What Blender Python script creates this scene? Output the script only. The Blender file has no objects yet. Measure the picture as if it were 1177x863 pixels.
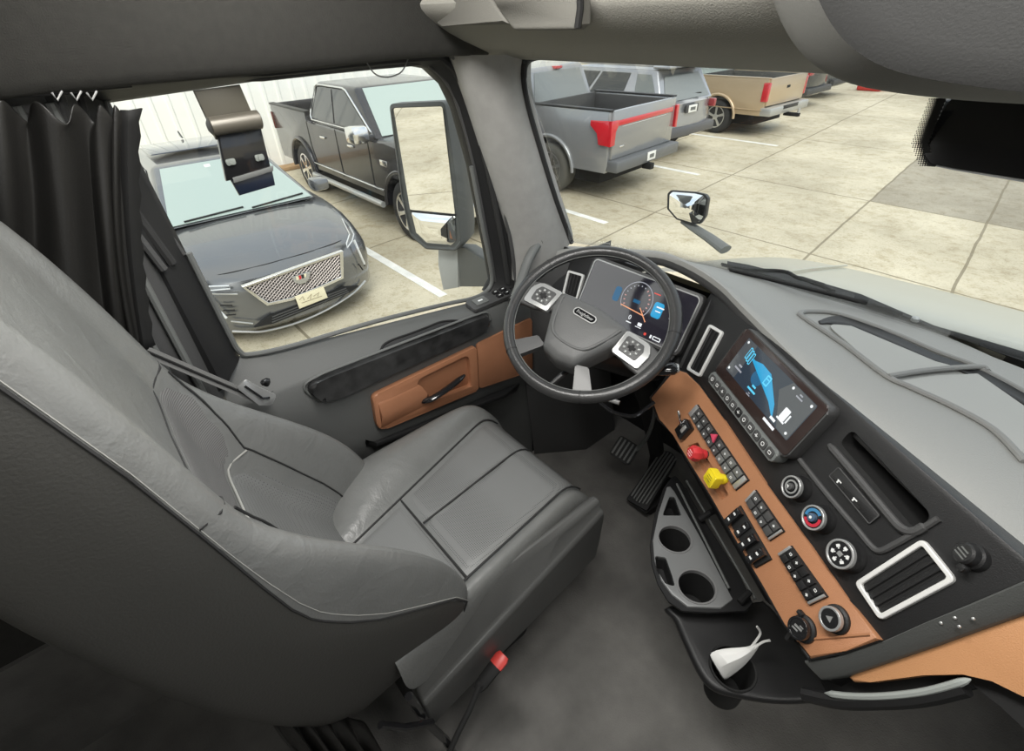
import bpy, bmesh, math, random
from mathutils import Vector, Matrix
random.seed(7)
SC = bpy.context.scene
COL = SC.collection
PI = math.pi
# ------------------------------------------------------------------ camera
W_PX, H_PX, F_PX = 1177.0, 863.0, 569.0
CAM = Vector((0.0, 0.0, 1.65))
YAW, PITCH, ROLL = 0.893, 0.628, -0.042
_f = Vector((-math.sin(YAW)*math.cos(PITCH), math.cos(YAW)*math.cos(PITCH), -math.sin(PITCH)))
_r = Vector((math.cos(YAW), math.sin(YAW), 0))
_u = _r.cross(_f)
RX = math.cos(ROLL)*_r + math.sin(ROLL)*_u
UP = -math.sin(ROLL)*_r + math.cos(ROLL)*_u
cd = bpy.data.cameras.new('camera')
cd.sensor_fit = 'HORIZONTAL'; cd.sensor_width = 36.0; cd.lens = 36.0*F_PX/W_PX
cd.clip_start = 0.02; cd.clip_end = 300
cam = bpy.data.objects.new('camera', cd); COL.objects.link(cam)
cam.matrix_world = Matrix(((RX.x, UP.x, -_f.x, CAM.x), (RX.y, UP.y, -_f.y, CAM.y), (RX.z, UP.z, -_f.z, CAM.z), (0, 0, 0, 1)))
SC.camera = cam

# measuring helpers: where a sight line of the photograph meets a known plane of the place
def ray(px, py):
    return RX*(px-588.5) - UP*(py-431.5) + _f*F_PX
def AX(px, py, x): r = ray(px, py); return CAM + r*((x-CAM.x)/r.x)
def AY(px, py, y): r = ray(px, py); return CAM + r*((y-CAM.y)/r.y)
def AZ(px, py, z): r = ray(px, py); return CAM + r*((z-CAM.z)/r.z)
def AP(px, py, O, N): r = ray(px, py); return CAM + r*((O-CAM).dot(N)/r.dot(N))

# ------------------------------------------------------------------ materials
def mat(name, col, rough=0.6, metal=0.0, bump=0.0, bscale=300.0, var=0.0, vscale=6.0, spec=0.5, emit=None, estr=1.0, coat=0.0, sheen=0.0, col2=None):
    m = bpy.data.materials.new(name); m.use_nodes = True
    nt = m.node_tree; b = nt.nodes['Principled BSDF']
    b.inputs['Base Color'].default_value = (*col, 1)
    b.inputs['Roughness'].default_value = rough
    b.inputs['Metallic'].default_value = metal
    b.inputs['Specular IOR Level'].default_value = spec
    b.inputs['Coat Weight'].default_value = coat
    b.inputs['Coat Roughness'].default_value = max(0.05, rough*.6) if coat and name == 'screen_glass' else 0.05
    if sheen: b.inputs['Sheen Weight'].default_value = sheen
    if emit is not None:
        b.inputs['Emission Color'].default_value = (*emit, 1); b.inputs['Emission Strength'].default_value = estr
    tc = None
    if bump or var:
        tc = nt.nodes.new('ShaderNodeTexCoord')
    if bump:
        n = nt.nodes.new('ShaderNodeTexNoise'); n.inputs['Scale'].default_value = bscale; n.inputs['Detail'].default_value = 2
        bp = nt.nodes.new('ShaderNodeBump'); bp.inputs['Strength'].default_value = bump; bp.inputs['Distance'].default_value = 0.002
        nt.links.new(tc.outputs['Object'], n.inputs['Vector']); nt.links.new(n.outputs['Fac'], bp.inputs['Height'])
        nt.links.new(bp.outputs['Normal'], b.inputs['Normal'])
    if var:
        n = nt.nodes.new('ShaderNodeTexNoise'); n.inputs['Scale'].default_value = vscale; n.inputs['Detail'].default_value = 5
        r = nt.nodes.new('ShaderNodeValToRGB')
        c2 = col2 or tuple(min(1, c*(1+var)) for c in col); c1 = tuple(c*(1-var) for c in col) if col2 is None else col
        r.color_ramp.elements[0].position = 0.3; r.color_ramp.elements[1].position = 0.7
        r.color_ramp.elements[0].color = (*c1, 1); r.color_ramp.elements[1].color = (*c2, 1)
        nt.links.new(tc.outputs['Object'], n.inputs['Vector']); nt.links.new(n.outputs['Fac'], r.inputs['Fac'])
        nt.links.new(r.outputs['Color'], b.inputs['Base Color'])
    return m

def glass_mat(name, tint=(1, 1, 1), gloss=1.0, rough=0.0):
    m = bpy.data.materials.new(name); m.use_nodes = True; nt = m.node_tree; nt.nodes.clear()
    out = nt.nodes.new('ShaderNodeOutputMaterial'); mx = nt.nodes.new('ShaderNodeMixShader')
    t = nt.nodes.new('ShaderNodeBsdfTransparent'); t.inputs['Color'].default_value = (*tint, 1)
    g = nt.nodes.new('ShaderNodeBsdfGlossy'); g.inputs['Roughness'].default_value = rough
    g.inputs['Color'].default_value = (gloss, gloss, gloss, 1)
    lw = nt.nodes.new('ShaderNodeLayerWeight'); lw.inputs['Blend'].default_value = .5
    pw = nt.nodes.new('ShaderNodeMath'); pw.operation = 'POWER'; pw.inputs[1].default_value = 5
    ma = nt.nodes.new('ShaderNodeMath'); ma.operation = 'MULTIPLY_ADD'; ma.inputs[1].default_value = .9; ma.inputs[2].default_value = .03
    nt.links.new(lw.outputs['Facing'], pw.inputs[0]); nt.links.new(pw.outputs[0], ma.inputs[0]); nt.links.new(ma.outputs[0], mx.inputs[0])
    nt.links.new(t.outputs[0], mx.inputs[1]); nt.links.new(g.outputs[0], mx.inputs[2])
    nt.links.new(mx.outputs[0], out.inputs[0])
    return m

def perforated(name, col, rough, scale, dark=0.35, rot=(0, 0, 0)):
    """leather with a fine regular grid of small holes"""
    m = mat(name, col, rough); nt = m.node_tree; b = nt.nodes['Principled BSDF']
    tc = nt.nodes.new('ShaderNodeTexCoord'); mp = nt.nodes.new('ShaderNodeMapping'); mp.inputs['Rotation'].default_value = rot
    v = nt.nodes.new('ShaderNodeTexVoronoi'); v.inputs['Scale'].default_value = scale; v.inputs['Randomness'].default_value = 0.0
    r = nt.nodes.new('ShaderNodeValToRGB')
    r.color_ramp.elements[0].position = 0.22; r.color_ramp.elements[1].position = 0.34
    r.color_ramp.elements[0].color = (*[c*dark for c in col], 1); r.color_ramp.elements[1].color = (*col, 1)
    bp = nt.nodes.new('ShaderNodeBump'); bp.inputs['Strength'].default_value = 0.3; bp.inputs['Distance'].default_value = 0.002
    nt.links.new(tc.outputs['Object'], mp.inputs['Vector']); nt.links.new(mp.outputs[0], v.inputs['Vector'])
    nt.links.new(v.outputs['Distance'], r.inputs['Fac']); nt.links.new(r.outputs['Color'], b.inputs['Base Color'])
    nt.links.new(v.outputs['Distance'], bp.inputs['Height']); nt.links.new(bp.outputs['Normal'], b.inputs['Normal'])
    return m

def weave(name, col, rough, scale):
    """ribbed seat cloth"""
    m = mat(name, col, rough); nt = m.node_tree; b = nt.nodes['Principled BSDF']
    tc = nt.nodes.new('ShaderNodeTexCoord')
    w = nt.nodes.new('ShaderNodeTexWave'); w.bands_direction = 'Z'; w.inputs['Scale'].default_value = scale; w.inputs['Distortion'].default_value = 0.6
    r = nt.nodes.new('ShaderNodeValToRGB'); r.color_ramp.elements[0].color = (*[c*0.62 for c in col], 1); r.color_ramp.elements[1].color = (*[c*1.15 for c in col], 1)
    bp = nt.nodes.new('ShaderNodeBump'); bp.inputs['Strength'].default_value = 0.3; bp.inputs['Distance'].default_value = 0.002
    nt.links.new(tc.outputs['Object'], w.inputs['Vector']); nt.links.new(w.outputs['Fac'], r.inputs['Fac'])
    nt.links.new(r.outputs['Color'], b.inputs['Base Color']); nt.links.new(w.outputs['Fac'], bp.inputs['Height']); nt.links.new(bp.outputs['Normal'], b.inputs['Normal'])
    return m

M = {}
def mk():
    M['leather'] = mat('leather', (.152, .155, .15), .34, bump=.25, bscale=220, var=.06, vscale=12)
    lt = M['leather'].node_tree; nb = [n for n in lt.nodes if n.type == 'BUMP'][0]; tcn = [n for n in lt.nodes if n.type == 'TEX_COORD'][0]
    wn = lt.nodes.new('ShaderNodeTexNoise'); wn.inputs['Scale'].default_value = 14; wn.inputs['Detail'].default_value = 3; wn.inputs['Distortion'].default_value = 1.2
    b2 = lt.nodes.new('ShaderNodeBump'); b2.inputs['Strength'].default_value = .22; b2.inputs['Distance'].default_value = .012
    lt.links.new(tcn.outputs['Object'], wn.inputs['Vector']); lt.links.new(wn.outputs['Fac'], b2.inputs['Height']); lt.links.new(b2.outputs['Normal'], nb.inputs['Normal'])
    M['leather_dark'] = mat('leather_dark', (.05, .049, .045), .48, bump=.3, bscale=240)
    M['perf'] = perforated('perforated_leather', (.165, .168, .165), .45, 200)
    M['cloth'] = weave('ribbed_seat_cloth', (.15, .148, .145), .8, 70)
    M['stitch'] = mat('stitching', (.02, .02, .02), .7)
    M['stitch_light'] = mat('stitching_light', (.3, .3, .28), .7)
    M['plastic'] = mat('black_plastic', (.013, .013, .0135), .48, bump=.2, bscale=500)
    M['plastic_mid'] = mat('charcoal_plastic', (.06, .06, .06), .5, bump=.3, bscale=420)
    M['plastic_grey'] = mat('grey_plastic', (.13, .135, .13), .55, bump=.3, bscale=420)
    M['pad'] = mat('dash_pad', (.29, .29, .275), .62, bump=.5, bscale=330)
    M['tray'] = mat('dash_tray', (.36, .36, .34), .7, bump=.2, bscale=400)
    M['pillar'] = mat('pillar_trim', (.31, .305, .29), .8, bump=.3, bscale=350, var=.06, vscale=30)
    M['headliner'] = mat('headliner', (.027, .0262, .023), .95, bump=.5, bscale=450, var=.1, vscale=60)
    M['header'] = mat('header_trim', (.25, .243, .215), .85, bump=.4, bscale=400)
    M['pod'] = mat('overhead_pod', (.010, .010, .0094), .7, bump=.15, bscale=400)
    M['gloss'] = mat('gloss_black', (.012, .012, .013), .12, coat=.3)
    M['matt_black'] = mat('matt_black', (.008, .008, .008), .8)
    M['rubber'] = mat('rubber', (.02, .02, .02), .75)
    M['brown'] = mat('saddle_brown_trim', (.40, .185, .092), .42, bump=.35, bscale=600, var=.05, vscale=14)
    M['brown_door'] = mat('saddle_brown_door_trim', (.36, .16, .083), .48, bump=.35, bscale=600, var=.05, vscale=14)
    M['woodgrain'] = mat('dark_woodgrain', (.03, .03, .03), .32, var=.5, vscale=25)
    M['chrome'] = mat('chrome', (.8, .8, .8), .15, 1.0)
    M['silver'] = mat('satin_silver', (.5, .505, .5), .32, .6)
    M['white_print'] = mat('white_print', (.75, .76, .75), .5)
    M['red'] = mat('red_knob', (.55, .035, .04), .35)
    M['yellow'] = mat('yellow_knob', (.8, .63, .02), .35)
    M['redpl'] = mat('red_button', (.6, .06, .05), .4)
    M['carpet'] = mat('floor_mat', (.13, .126, .118), .9, bump=.8, bscale=240, var=.25, vscale=7)
    M['curtain'] = mat('curtain_cloth', (.014, .0135, .0125), .42, bump=.2, bscale=300)
    M['paper'] = mat('white_paper', (.75, .75, .73), .8, bump=.2, bscale=80)
    M['mirror'] = mat('mirror_glass', (.93, .93, .92), .01, 1.0)
    M['screen'] = mat('screen_glass', (.012, .01, .014), .10, emit=(.02, .02, .028), estr=.6, spec=1.0, coat=1.0)
    M['scr_panel'] = mat('screen_panel', (.01, .01, .01), .1, emit=(.022, .034, .052), estr=1.0)
    M['scr_grey'] = mat('screen_grey', (.01, .01, .01), .1, emit=(.07, .078, .085), estr=1.0)
    M['scr_blue'] = mat('screen_blue', (.0, .0, .0), .1, emit=(.03, .34, .62), estr=1.0)
    M['scr_cyan'] = mat('screen_cyan', (.0, .0, .0), .1, emit=(.12, .62, .9), estr=1.0)
    M['scr_dblue'] = mat('screen_deep_blue', (.0, .0, .0), .1, emit=(.02, .11, .22), estr=1.0)
    M['scr_white'] = mat('screen_white', (.0, .0, .0), .1, emit=(.85, .88, .9), estr=1.0)
    M['scr_mid'] = mat('screen_midtone', (.0, .0, .0), .1, emit=(.35, .36, .4), estr=1.0)
    M['scr_red'] = mat('screen_red', (.0, .0, .0), .1, emit=(.75, .08, .06), estr=1.0)
    M['scr_orange'] = mat('screen_orange', (.0, .0, .0), .1, emit=(.85, .38, .2), estr=1.0)
    M['glass'] = glass_mat('window_glass', (.97, .985, .98), .6)
    M['hood'] = mat('hood_paint', (.43, .42, .345), .35, .15, coat=.25)

# ------------------------------------------------------------------ frames
class Frame:
    """a flat working plane: origin, two in-plane axes, outward normal"""
    def __init__(s, O, e1, n):
        s.O = Vector(O); s.n = Vector(n).normalized(); e1 = Vector(e1); s.e1 = (e1 - s.n*e1.dot(s.n)).normalized(); s.e2 = s.n.cross(s.e1)
    def p(s, u, v, w=0.0): return s.O + s.e1*u + s.e2*v + s.n*w
    def mat(s, u=0, v=0, w=0, rot=0):
        e1 = s.e1*math.cos(rot) + s.e2*math.sin(rot); e2 = s.n.cross(e1); o = s.p(u, v, w)
        return Matrix(((e1.x, e2.x, s.n.x, o.x), (e1.y, e2.y, s.n.y, o.y), (e1.z, e2.z, s.n.z, o.z), (0, 0, 0, 1)))
    def sub(s, u, v, w=0, rot=0):
        return Frame(s.p(u, v, w), s.e1*math.cos(rot) + s.e2*math.sin(rot), s.n)
    def uv(s, px, py, w=0):
        q = AP(px, py, s.p(0, 0, w), s.n) - s.O
        return q.dot(s.e1), q.dot(s.e2)

def rrect(cx, cy, w, h, r, seg=5, rot=0):
    out = []; r = min(r, w/2-1e-5, h/2-1e-5)
    for k, (sx, sy) in enumerate(((1, 1), (-1, 1), (-1, -1), (1, -1))):
        for i in range(seg+1):
            a = k*PI/2 + i/seg*PI/2
            out.append((sx*(w/2-r)+r*math.cos(a), sy*(h/2-r)+r*math.sin(a)))
    c, s = math.cos(rot), math.sin(rot)
    return [(cx+x*c-y*s, cy+x*s+y*c) for x, y in out]
def circ(cx, cy, r, seg=32, a0=0, a1=2*PI):
    full = abs(a1-a0-2*PI) < 1e-6
    n = seg if full else seg+1
    return [(cx+r*math.cos(a0+(a1-a0)*i/seg), cy+r*math.sin(a0+(a1-a0)*i/seg)) for i in range(n)]
def roundpoly(pts, r, seg=5):
    out = []; n = len(pts)
    for i in range(n):
        p = Vector(pts[i]); a = Vector(pts[i-1])-p; b = Vector(pts[(i+1) % n])-p
        ri = r[i] if isinstance(r, (list, tuple)) else r
        ang = a.angle(b); d = min(ri/max(math.tan(ang/2), 1e-3), a.length*.49, b.length*.49)
        p0 = p+a.normalized()*d; p1 = p+b.normalized()*d
        for k in range(seg+1):
            t = k/seg; out.append(tuple((1-t)**2*p0 + 2*t*(1-t)*p + t*t*p1))
    return out
def smooth(pts, n=4, closed=False):
    """Catmull-Rom through the points"""
    P = [Vector(p) for p in pts]; out = []; m = len(P)
    rng = range(m if closed else m-1)
    for i in rng:
        if closed: a, b, c, d = P[(i-1) % m], P[i], P[(i+1) % m], P[(i+2) % m]
        else: a, b, c, d = P[max(i-1, 0)], P[i], P[i+1], P[min(i+2, m-1)]
        for k in range(n):
            t = k/n
            out.append(.5*((2*b)+(-a+c)*t+(2*a-5*b+4*c-d)*t*t+(-a+3*b-3*c+d)*t**3))
    if not closed: out.append(P[-1])
    return out

# ------------------------------------------------------------------ mesh builder
class MB:
    def __init__(s): s.bm = bmesh.new()
    def add(s, verts, faces):
        vs = [s.bm.verts.new(v) for v in verts]
        for f in faces:
            try: s.bm.faces.new([vs[i] for i in f])
            except ValueError: pass
        return vs
    def box(s, c, size, mtx=None, bev=0, seg=2):
        b2 = bmesh.new(); bmesh.ops.create_cube(b2, size=1)
        bmesh.ops.scale(b2, vec=size, verts=b2.verts)
        if bev: bmesh.ops.bevel(b2, geom=b2.edges[:], offset=min(bev, min(size)*.49), segments=seg, affect='EDGES', profile=.5)
        bmesh.ops.translate(b2, vec=c, verts=b2.verts)
        if mtx is not None: bmesh.ops.transform(b2, matrix=mtx, verts=b2.verts)
        s.merge(b2); return s
    def merge(s, b2):
        mp = {}
        for v in b2.verts: mp[v] = s.bm.verts.new(v.co)
        for f in b2.faces:
            try: s.bm.faces.new([mp[v] for v in f.verts])
            except ValueError: pass
        b2.free()
    def tube(s, pts, r, seg=10, closed=False, flat=1.0, up=None):
        P = [Vector(p) for p in pts]; n = len(P); rows = []
        prev = None
        for i in range(n):
            if closed: t = (P[(i+1) % n]-P[i-1])
            else: t = P[min(i+1, n-1)]-P[max(i-1, 0)]
            t.normalize()
            if prev is None:
                a = Vector(up) if up else (Vector((0, 0, 1)) if abs(t.z) < .9 else Vector((1, 0, 0)))
            else: a = prev
            x = (a - t*a.dot(t)).normalized(); y = t.cross(x); prev = x
            ri = r[i] if isinstance(r, (list, tuple)) else r
            rows.append([P[i]+x*(ri*flat*math.cos(2*PI*k/seg))+y*(ri*math.sin(2*PI*k/seg)) for k in range(seg)])
        s.grid(rows, closed_v=True, closed_u=closed, caps=not closed); return s
    def grid(s, rows, closed_v=False, closed_u=False, caps=False):
        m = len(rows[0]); vs = [[s.bm.verts.new(p) for p in r] for r in rows]; n = len(rows)
        for i in range(n if closed_u else n-1):
            for j in range(m if closed_v else m-1):
                a, b, c, d = vs[i][j], vs[i][(j+1) % m], vs[(i+1) % n][(j+1) % m], vs[(i+1) % n][j]
                try: s.bm.faces.new((a, b, c, d))
                except ValueError: pass
        if caps:
            for r in (vs[0], vs[-1]):
                try: s.bm.faces.new(r)
                except ValueError: pass
        return s
    def prism(s, pts, vec, bev=0, seg=2):
        """closed 3-D polygon pushed along vec"""
        b2 = bmesh.new(); P = [Vector(p) for p in pts]; vec = Vector(vec)
        a = [b2.verts.new(p) for p in P]; b = [b2.verts.new(p+vec) for p in P]; n = len(P)
        fa = b2.faces.new(a); fb = b2.faces.new(b[::-1])
        for i in range(n): b2.faces.new((a[i], b[i], b[(i+1) % n], a[(i+1) % n]))
        if bev:
            ed = [e for f in (fa, fb) for e in f.edges]
            bmesh.ops.bevel(b2, geom=list(set(ed)), offset=bev, segments=seg, affect='EDGES', profile=.5)
        s.merge(b2); return s
    def plate(s, fr, poly, w0, w1, bev=0, seg=2):
        return s.prism([fr.p(u, v, w0) for u, v in poly], fr.n*(w1-w0), bev, seg)
    def ring(s, fr, outer, inner, w0, w1):
        n = len(outer); rows = []
        for i in range(n):
            o, q = outer[i], inner[i]
            rows.append([fr.p(*o, w0), fr.p(*o, w1), fr.p(*q, w1), fr.p(*q, w0)])
        s.grid(rows, closed_v=True, closed_u=True); return s
    def lathe(s, fr, prof, seg=32, caps=True):
        """profile of (radius, height along the normal)"""
        rows = [[fr.p(r*math.cos(2*PI*k/seg), r*math.sin(2*PI*k/seg), h) for k in range(seg)] for r, h in prof]
        s.grid(rows, closed_v=True, caps=caps); return s
    def build(s, name, m, parent=None, ang=35, bevel=0, sub=0, solid=0, bseg=2, soff=-1, flat=False):
        bm = s.bm
        bmesh.ops.remove_doubles(bm, verts=bm.verts, dist=1e-5)
        bmesh.ops.recalc_face_normals(bm, faces=bm.faces)
        O = origin_of(parent)
        if parent is None:
            xs = [v.co for v in bm.verts]
            lo = Vector((min(v.x for v in xs), min(v.y for v in xs), min(v.z for v in xs))); hi = Vector((max(v.x for v in xs), max(v.y for v in xs), max(v.z for v in xs)))
            O = Vector(((lo.x+hi.x)/2, (lo.y+hi.y)/2, lo.z))
        bmesh.ops.translate(bm, vec=-O, verts=bm.verts)
        me = bpy.data.meshes.new(name); bm.to_mesh(me); bm.free()
        o = bpy.data.objects.new(name, me); COL.objects.link(o)
        me.materials.append(M[m] if isinstance(m, str) else m)
        if not flat:
            for p in me.polygons: p.use_smooth = True
            me.set_sharp_from_angle(angle=math.radians(ang))
        if parent is not None: o.parent = parent
        else: o.location = O
        o['_o'] = list(O)
        if solid:
            q = o.modifiers.new('s', 'SOLIDIFY'); q.thickness = solid; q.offset = soff
        if bevel:
            q = o.modifiers.new('b', 'BEVEL'); q.width = bevel; q.segments = bseg; q.limit_method = 'ANGLE'; q.angle_limit = math.radians(35)
        if sub:
            q = o.modifiers.new('u', 'SUBSURF'); q.levels = sub; q.render_levels = sub
        return o
def origin_of(o):
    return Vector(o['_o']) if o is not None else Vector((0, 0, 0))
def thing(name, label, cat, loc, group=None):
    o = bpy.data.objects.new(name, None); COL.objects.link(o); o.location = loc; o.empty_display_size = .05
    o['_o'] = list(loc); o['label'] = label; o['category'] = cat
    if group: o['group'] = group
    return o
def tag(o, label, cat, group=None):
    o['label'] = label; o['category'] = cat
    if group: o['group'] = group
    return o
def struct(o, label=None):
    o['kind'] = 'structure'
    if label: o['label'] = label
    return o
def cut(o, mb):
    """subtract a closed solid from a mesh object, for openings and recesses"""
    bm = mb.bm; bmesh.ops.recalc_face_normals(bm, faces=bm.faces)
    bmesh.ops.translate(bm, vec=-Vector(o['_o']), verts=bm.verts)
    me = bpy.data.meshes.new('cut'); bm.to_mesh(me); bm.free()
    c = bpy.data.objects.new('cut', me); COL.objects.link(c)
    if o.parent is not None: c.parent = o.parent
    else: c.location = o.location
    q = o.modifiers.new('x', 'BOOLEAN'); q.operation = 'DIFFERENCE'; q.object = c; q.solver = 'EXACT'
    # only the boolean, baked at once
    bpy.context.view_layer.update()
    dg = bpy.context.evaluated_depsgraph_get()
    nm = bpy.data.meshes.new_from_object(o.evaluated_get(dg))
    old = o.data; nmn = old.name; o.modifiers.clear(); o.data = nm; bpy.data.meshes.remove(old); nm.name = nmn
    bpy.data.objects.remove(c, do_unlink=True); bpy.data.meshes.remove(me)
    return o
def text(name, body, fr, u, v, w, size, m, parent, extrude=.0006, rot=0, align='CENTER', sx=1.0):
    cu = bpy.data.curves.new(name, 'FONT'); cu.body = body; cu.size = size; cu.extrude = extrude; cu.align_x = align; cu.align_y = 'CENTER'; cu.resolution_u = 2
    t = bpy.data.objects.new('t', cu); COL.objects.link(t); bpy.context.view_layer.update()
    dg = bpy.context.evaluated_depsgraph_get()
    me = bpy.data.meshes.new_from_object(t.evaluated_get(dg)); bpy.data.objects.remove(t, do_unlink=True); bpy.data.curves.remove(cu)
    mt = fr.mat(u, v, w, rot) @ Matrix.Diagonal((sx, 1, 1, 1))
    me.transform(Matrix.Translation(-origin_of(parent)) @ mt)
    o = bpy.data.objects.new(name, me); COL.objects.link(o); me.materials.clear(); me.materials.append(M[m] if isinstance(m, str) else m)
    o.parent = parent; o['_o'] = list(origin_of(parent)); return o
mk()
# ================================================================= cab shell
def slab(lo, hi, name, m, bev=0):
    mb = MB(); c = [(a+b)/2 for a, b in zip(lo, hi)]; mb.box(c, [b-a for a, b in zip(lo, hi)], bev=bev)
    return struct(mb.build(name, m))
slab((-1.27, -1.3, -.04), (1.05, 1.66, 0), 'floor', 'carpet')
slab((-1.27, 1.60, 0), (1.05, 1.64, .80), 'wall_front', 'plastic')
slab((-1.27, -1.3, 0), (-1.235, -.02, 2.0), 'wall_left', 'headliner')
slab((-1.27, -1.3, 1.98), (1.05, 1.05, 2.02), 'ceiling', 'headliner')
slab((-1.235, -1.3, 0), (1.05, -1.26, 1.98), 'wall_back_of_cab', 'header')
slab((1.02, -1.26, 0), (1.05, 1.60, .92), 'wall_right', 'plastic_mid')
slab((1.02, -1.26, .92), (1.05, .02, 1.98), 'wall_right_rear', 'header')
slab((1.02, .02, 1.56), (1.05, 1.05, 1.98), 'wall_right_top', 'headliner')


# ---- upholstered side panel above the door window (meets the header in a rounded corner)
low = [AX(px, py, -1.15) for px, py in ((-60, 125), (0, 117), (100, 105), (200, 96), (300, 87), (400, 77), (455, 69))]
rows = []
path = [(p.x, p.y, p.z) for p in low]
path += [(-1.155, .80, 1.575), (-1.16, .86, 1.572), (-1.17, .91, 1.57)]
for x, y, z in path:
    yb = y if y < .7 else .7 + (y-.7)*.35
    rows.append([(x-.045, y+.01, z+.012), (x-.02, y, z+.002), (x, y, z), (x+.012, y, z+.012), (x+.03, yb, z+.08), (x+.05, yb, z+.2), (x+.1, yb, z+.32), (x+.24, yb, 1.985)])
mb = MB(); mb.grid(rows)
struct(mb.build('ceiling_side_panel', 'headliner', ang=60, sub=1))
# ---- header over the windshield
rows = []
for i in range(18):
    x = -1.24 + i*(1.9/17)
    zb = 1.562 - .012*max(0, (x+1.2))/1.0*.6
    yb = 1.0 + .05*(1-((x+.15)/1.05)**2)
    c = max(0, 1-(x+1.24)/.22)          # rounded corner towards the side panel
    rows.append([(x, yb+.03, zb+.03), (x, yb+.022, zb), (x, yb, zb-.006), (x, yb-.05, zb), (x, .88-.02*c, zb+.028), (x, .80-.06*c, zb+.06), (x, .76-.12*c, zb+.10), (x, .755-.14*c, zb+.115), (x, .77-.14*c, zb+.125)])
mb = MB(); mb.grid(rows)
hd = struct(mb.build('ceiling_header', 'header', ang=60, sub=1))
# dark open shelf behind the header lip
rows = []
for x in (-1.15, -.5, .1, .66):
    rows.append([(x, .77, 1.68), (x, 1.0, 1.68), (x, 1.02, 1.7), (x, 1.02, 1.98)])
mb = MB(); mb.grid(rows); struct(mb.build('ceiling_shelf', 'pod', ang=40))

slab((-1.275, .99, 0), (-1.245, 1.60, .80), 'wall_left_front', 'plastic')
# ---- windshield
def ws_top(x): return Vector((x, .965+.10*(1-((x+.15)/1.02)**2), 1.567))
def ws_bot(x):
    s = abs((x+.15)/1.0); return Vector((x, 1.475-.30*s**3.2, .965+.06*s**3))
rows = []
for j in range(7):
    t = j/6
    rows.append([ws_bot(x).lerp(ws_top(x), t) + Vector((0, .03*math.sin(PI*t), .0)) for x in [-1.135+i*(1.97/24) for i in range(25)]])
mb = MB(); mb.grid(rows); ws = struct(mb.build('window_1', 'glass', ang=80, solid=.005), 'wide curved windshield glass')
# ---- A pillar trim between door window and windshield
inner = [(515, 63, -1.205), (535, 110, -1.205), (556, 180, -1.205), (575, 240, -1.205), (588, 285, -1.205), (590, 325, -1.2)]
outer = [(602, 62, -1.12), (598, 85, -1.12), (603, 120, -1.125), (618, 172, -1.13), (637, 232, -1.135), (655, 280, -1.14)]
rows = []
for (a, b, x), (c, d, x2) in zip(inner, outer):
    p, q = AX(a, b, x), AX(c, d, x2)
    q = AY(c, d, p.y+.17) if False else q
    m_ = (p+q)/2 + Vector((.035, -.012, .0))
    rows.append([p+Vector((-.04, .02, 0)), p, p.lerp(m_, .55)+Vector((.008, -.004, 0)), m_, q.lerp(m_, .5)+Vector((.008, -.004, 0)), q, q+Vector((-.02, .05, 0))])
mb = MB(); mb.grid(rows); struct(mb.build('trim_1', 'pillar', ang=60, sub=2))
# base of the pillar down to the dash end
# dark rubber edge along the windshield opening
mb = MB(); mb.tube(smooth([AX(c, d, x2) + Vector((-.004, .012, 0)) for c, d, x2 in outer], 4), .009, 8)
mb.tube(smooth([AX(c, d, -1.12)+Vector((0, .012, 0)) for c, d in ((598, 90), (600, 74), (612, 66), (640, 64))], 4), .008, 8)
struct(mb.build('trim_2', 'rubber'))

# ================================================================= driver's door
def sill(y): return .981 - .137*y
gl = [(.10, 1.545), (.115, 1.25), (.131, sill(.131)), (.2, sill(.2)-.008), (.269, sill(.269)-.014), (.858, sill(.858)), (.925, .872), (.956, .905), (.945, 1.0), (.93, 1.1), (.903, 1.294), (.865, 1.45), (.835, 1.51), (.79, 1.548), (.74, 1.558), (.379, 1.557)]
mb = MB(); mb.prism([(-1.284, y, z) for y, z in gl], (-.006, 0, 0)); struct(mb.build('window_2', 'glass', flat=True), "driver's door window glass")
door = thing('door_1', "driver's door with charcoal panel and saddle brown inserts", 'door', (-1.24, .52, .0)); del door['category']; struct(door)
# frame around the window
gin = [(.131, sill(.131)), (.115, 1.25), (.10, 1.545), (.379, 1.557), (.74, 1.558), (.79, 1.548), (.835, 1.51), (.865, 1.45), (.903, 1.294), (.93, 1.1), (.945, 1.0), (.956, .905), (.925, .872)]
gout = [(.065, .93), (.055, 1.25), (.03, 1.58), (.379, 1.585), (.76, 1.587), (.83, 1.575), (.872, 1.53), (.905, 1.46), (.945, 1.294), (.985, 1.1), (1.0, 1.0), (1.01, .90), (.99, .86)]
rows = []
for (a, b), (c, d) in zip(gin, gout):
    rows.append([(-1.30, a, b), (-1.275, a, b), (-1.262, a*.85+c*.15, b*.85+d*.15), (-1.245, a*.55+c*.45, b*.55+d*.45), (-1.225, a*.25+c*.75, b*.25+d*.75), (-1.215, c, d), (-1.225, c*1.3-a*.3, d*1.3-b*.3)])
mb = MB(); mb.grid(rows); mb.build('window_frame', 'plastic', door, ang=50)
for off, x, r, m_ in ((.12, -1.266, .005, 'plastic_mid'), (.62, -1.228, .010, 'rubber'), (.95, -1.205, .008, 'plastic_mid')):
    mb = MB(); mb.tube(smooth([Vector((x, a*(1-off)+c*off, b*(1-off)+d*off)) for (a, b), (c, d) in list(zip(gin, gout))[1:-1]], 3), r, 8); mb.build('weather_strip', m_, door)
mb = MB(); mb.tube(smooth([(-1.268, y, z) for y, z in ((.118, 1.25), (.128, 1.05), (.134, .985), (.16, sill(.16)+.004), (.27, sill(.27)), (.5, sill(.5)+.012), (.75, sill(.75)+.013), (.858, sill(.858)+.010), (.92, .878), (.95, .91), (.942, 1.0), (.927, 1.1), (.90, 1.294))], 4), .007, 8); mb.build('window_seal', 'plastic_grey', door)
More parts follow.
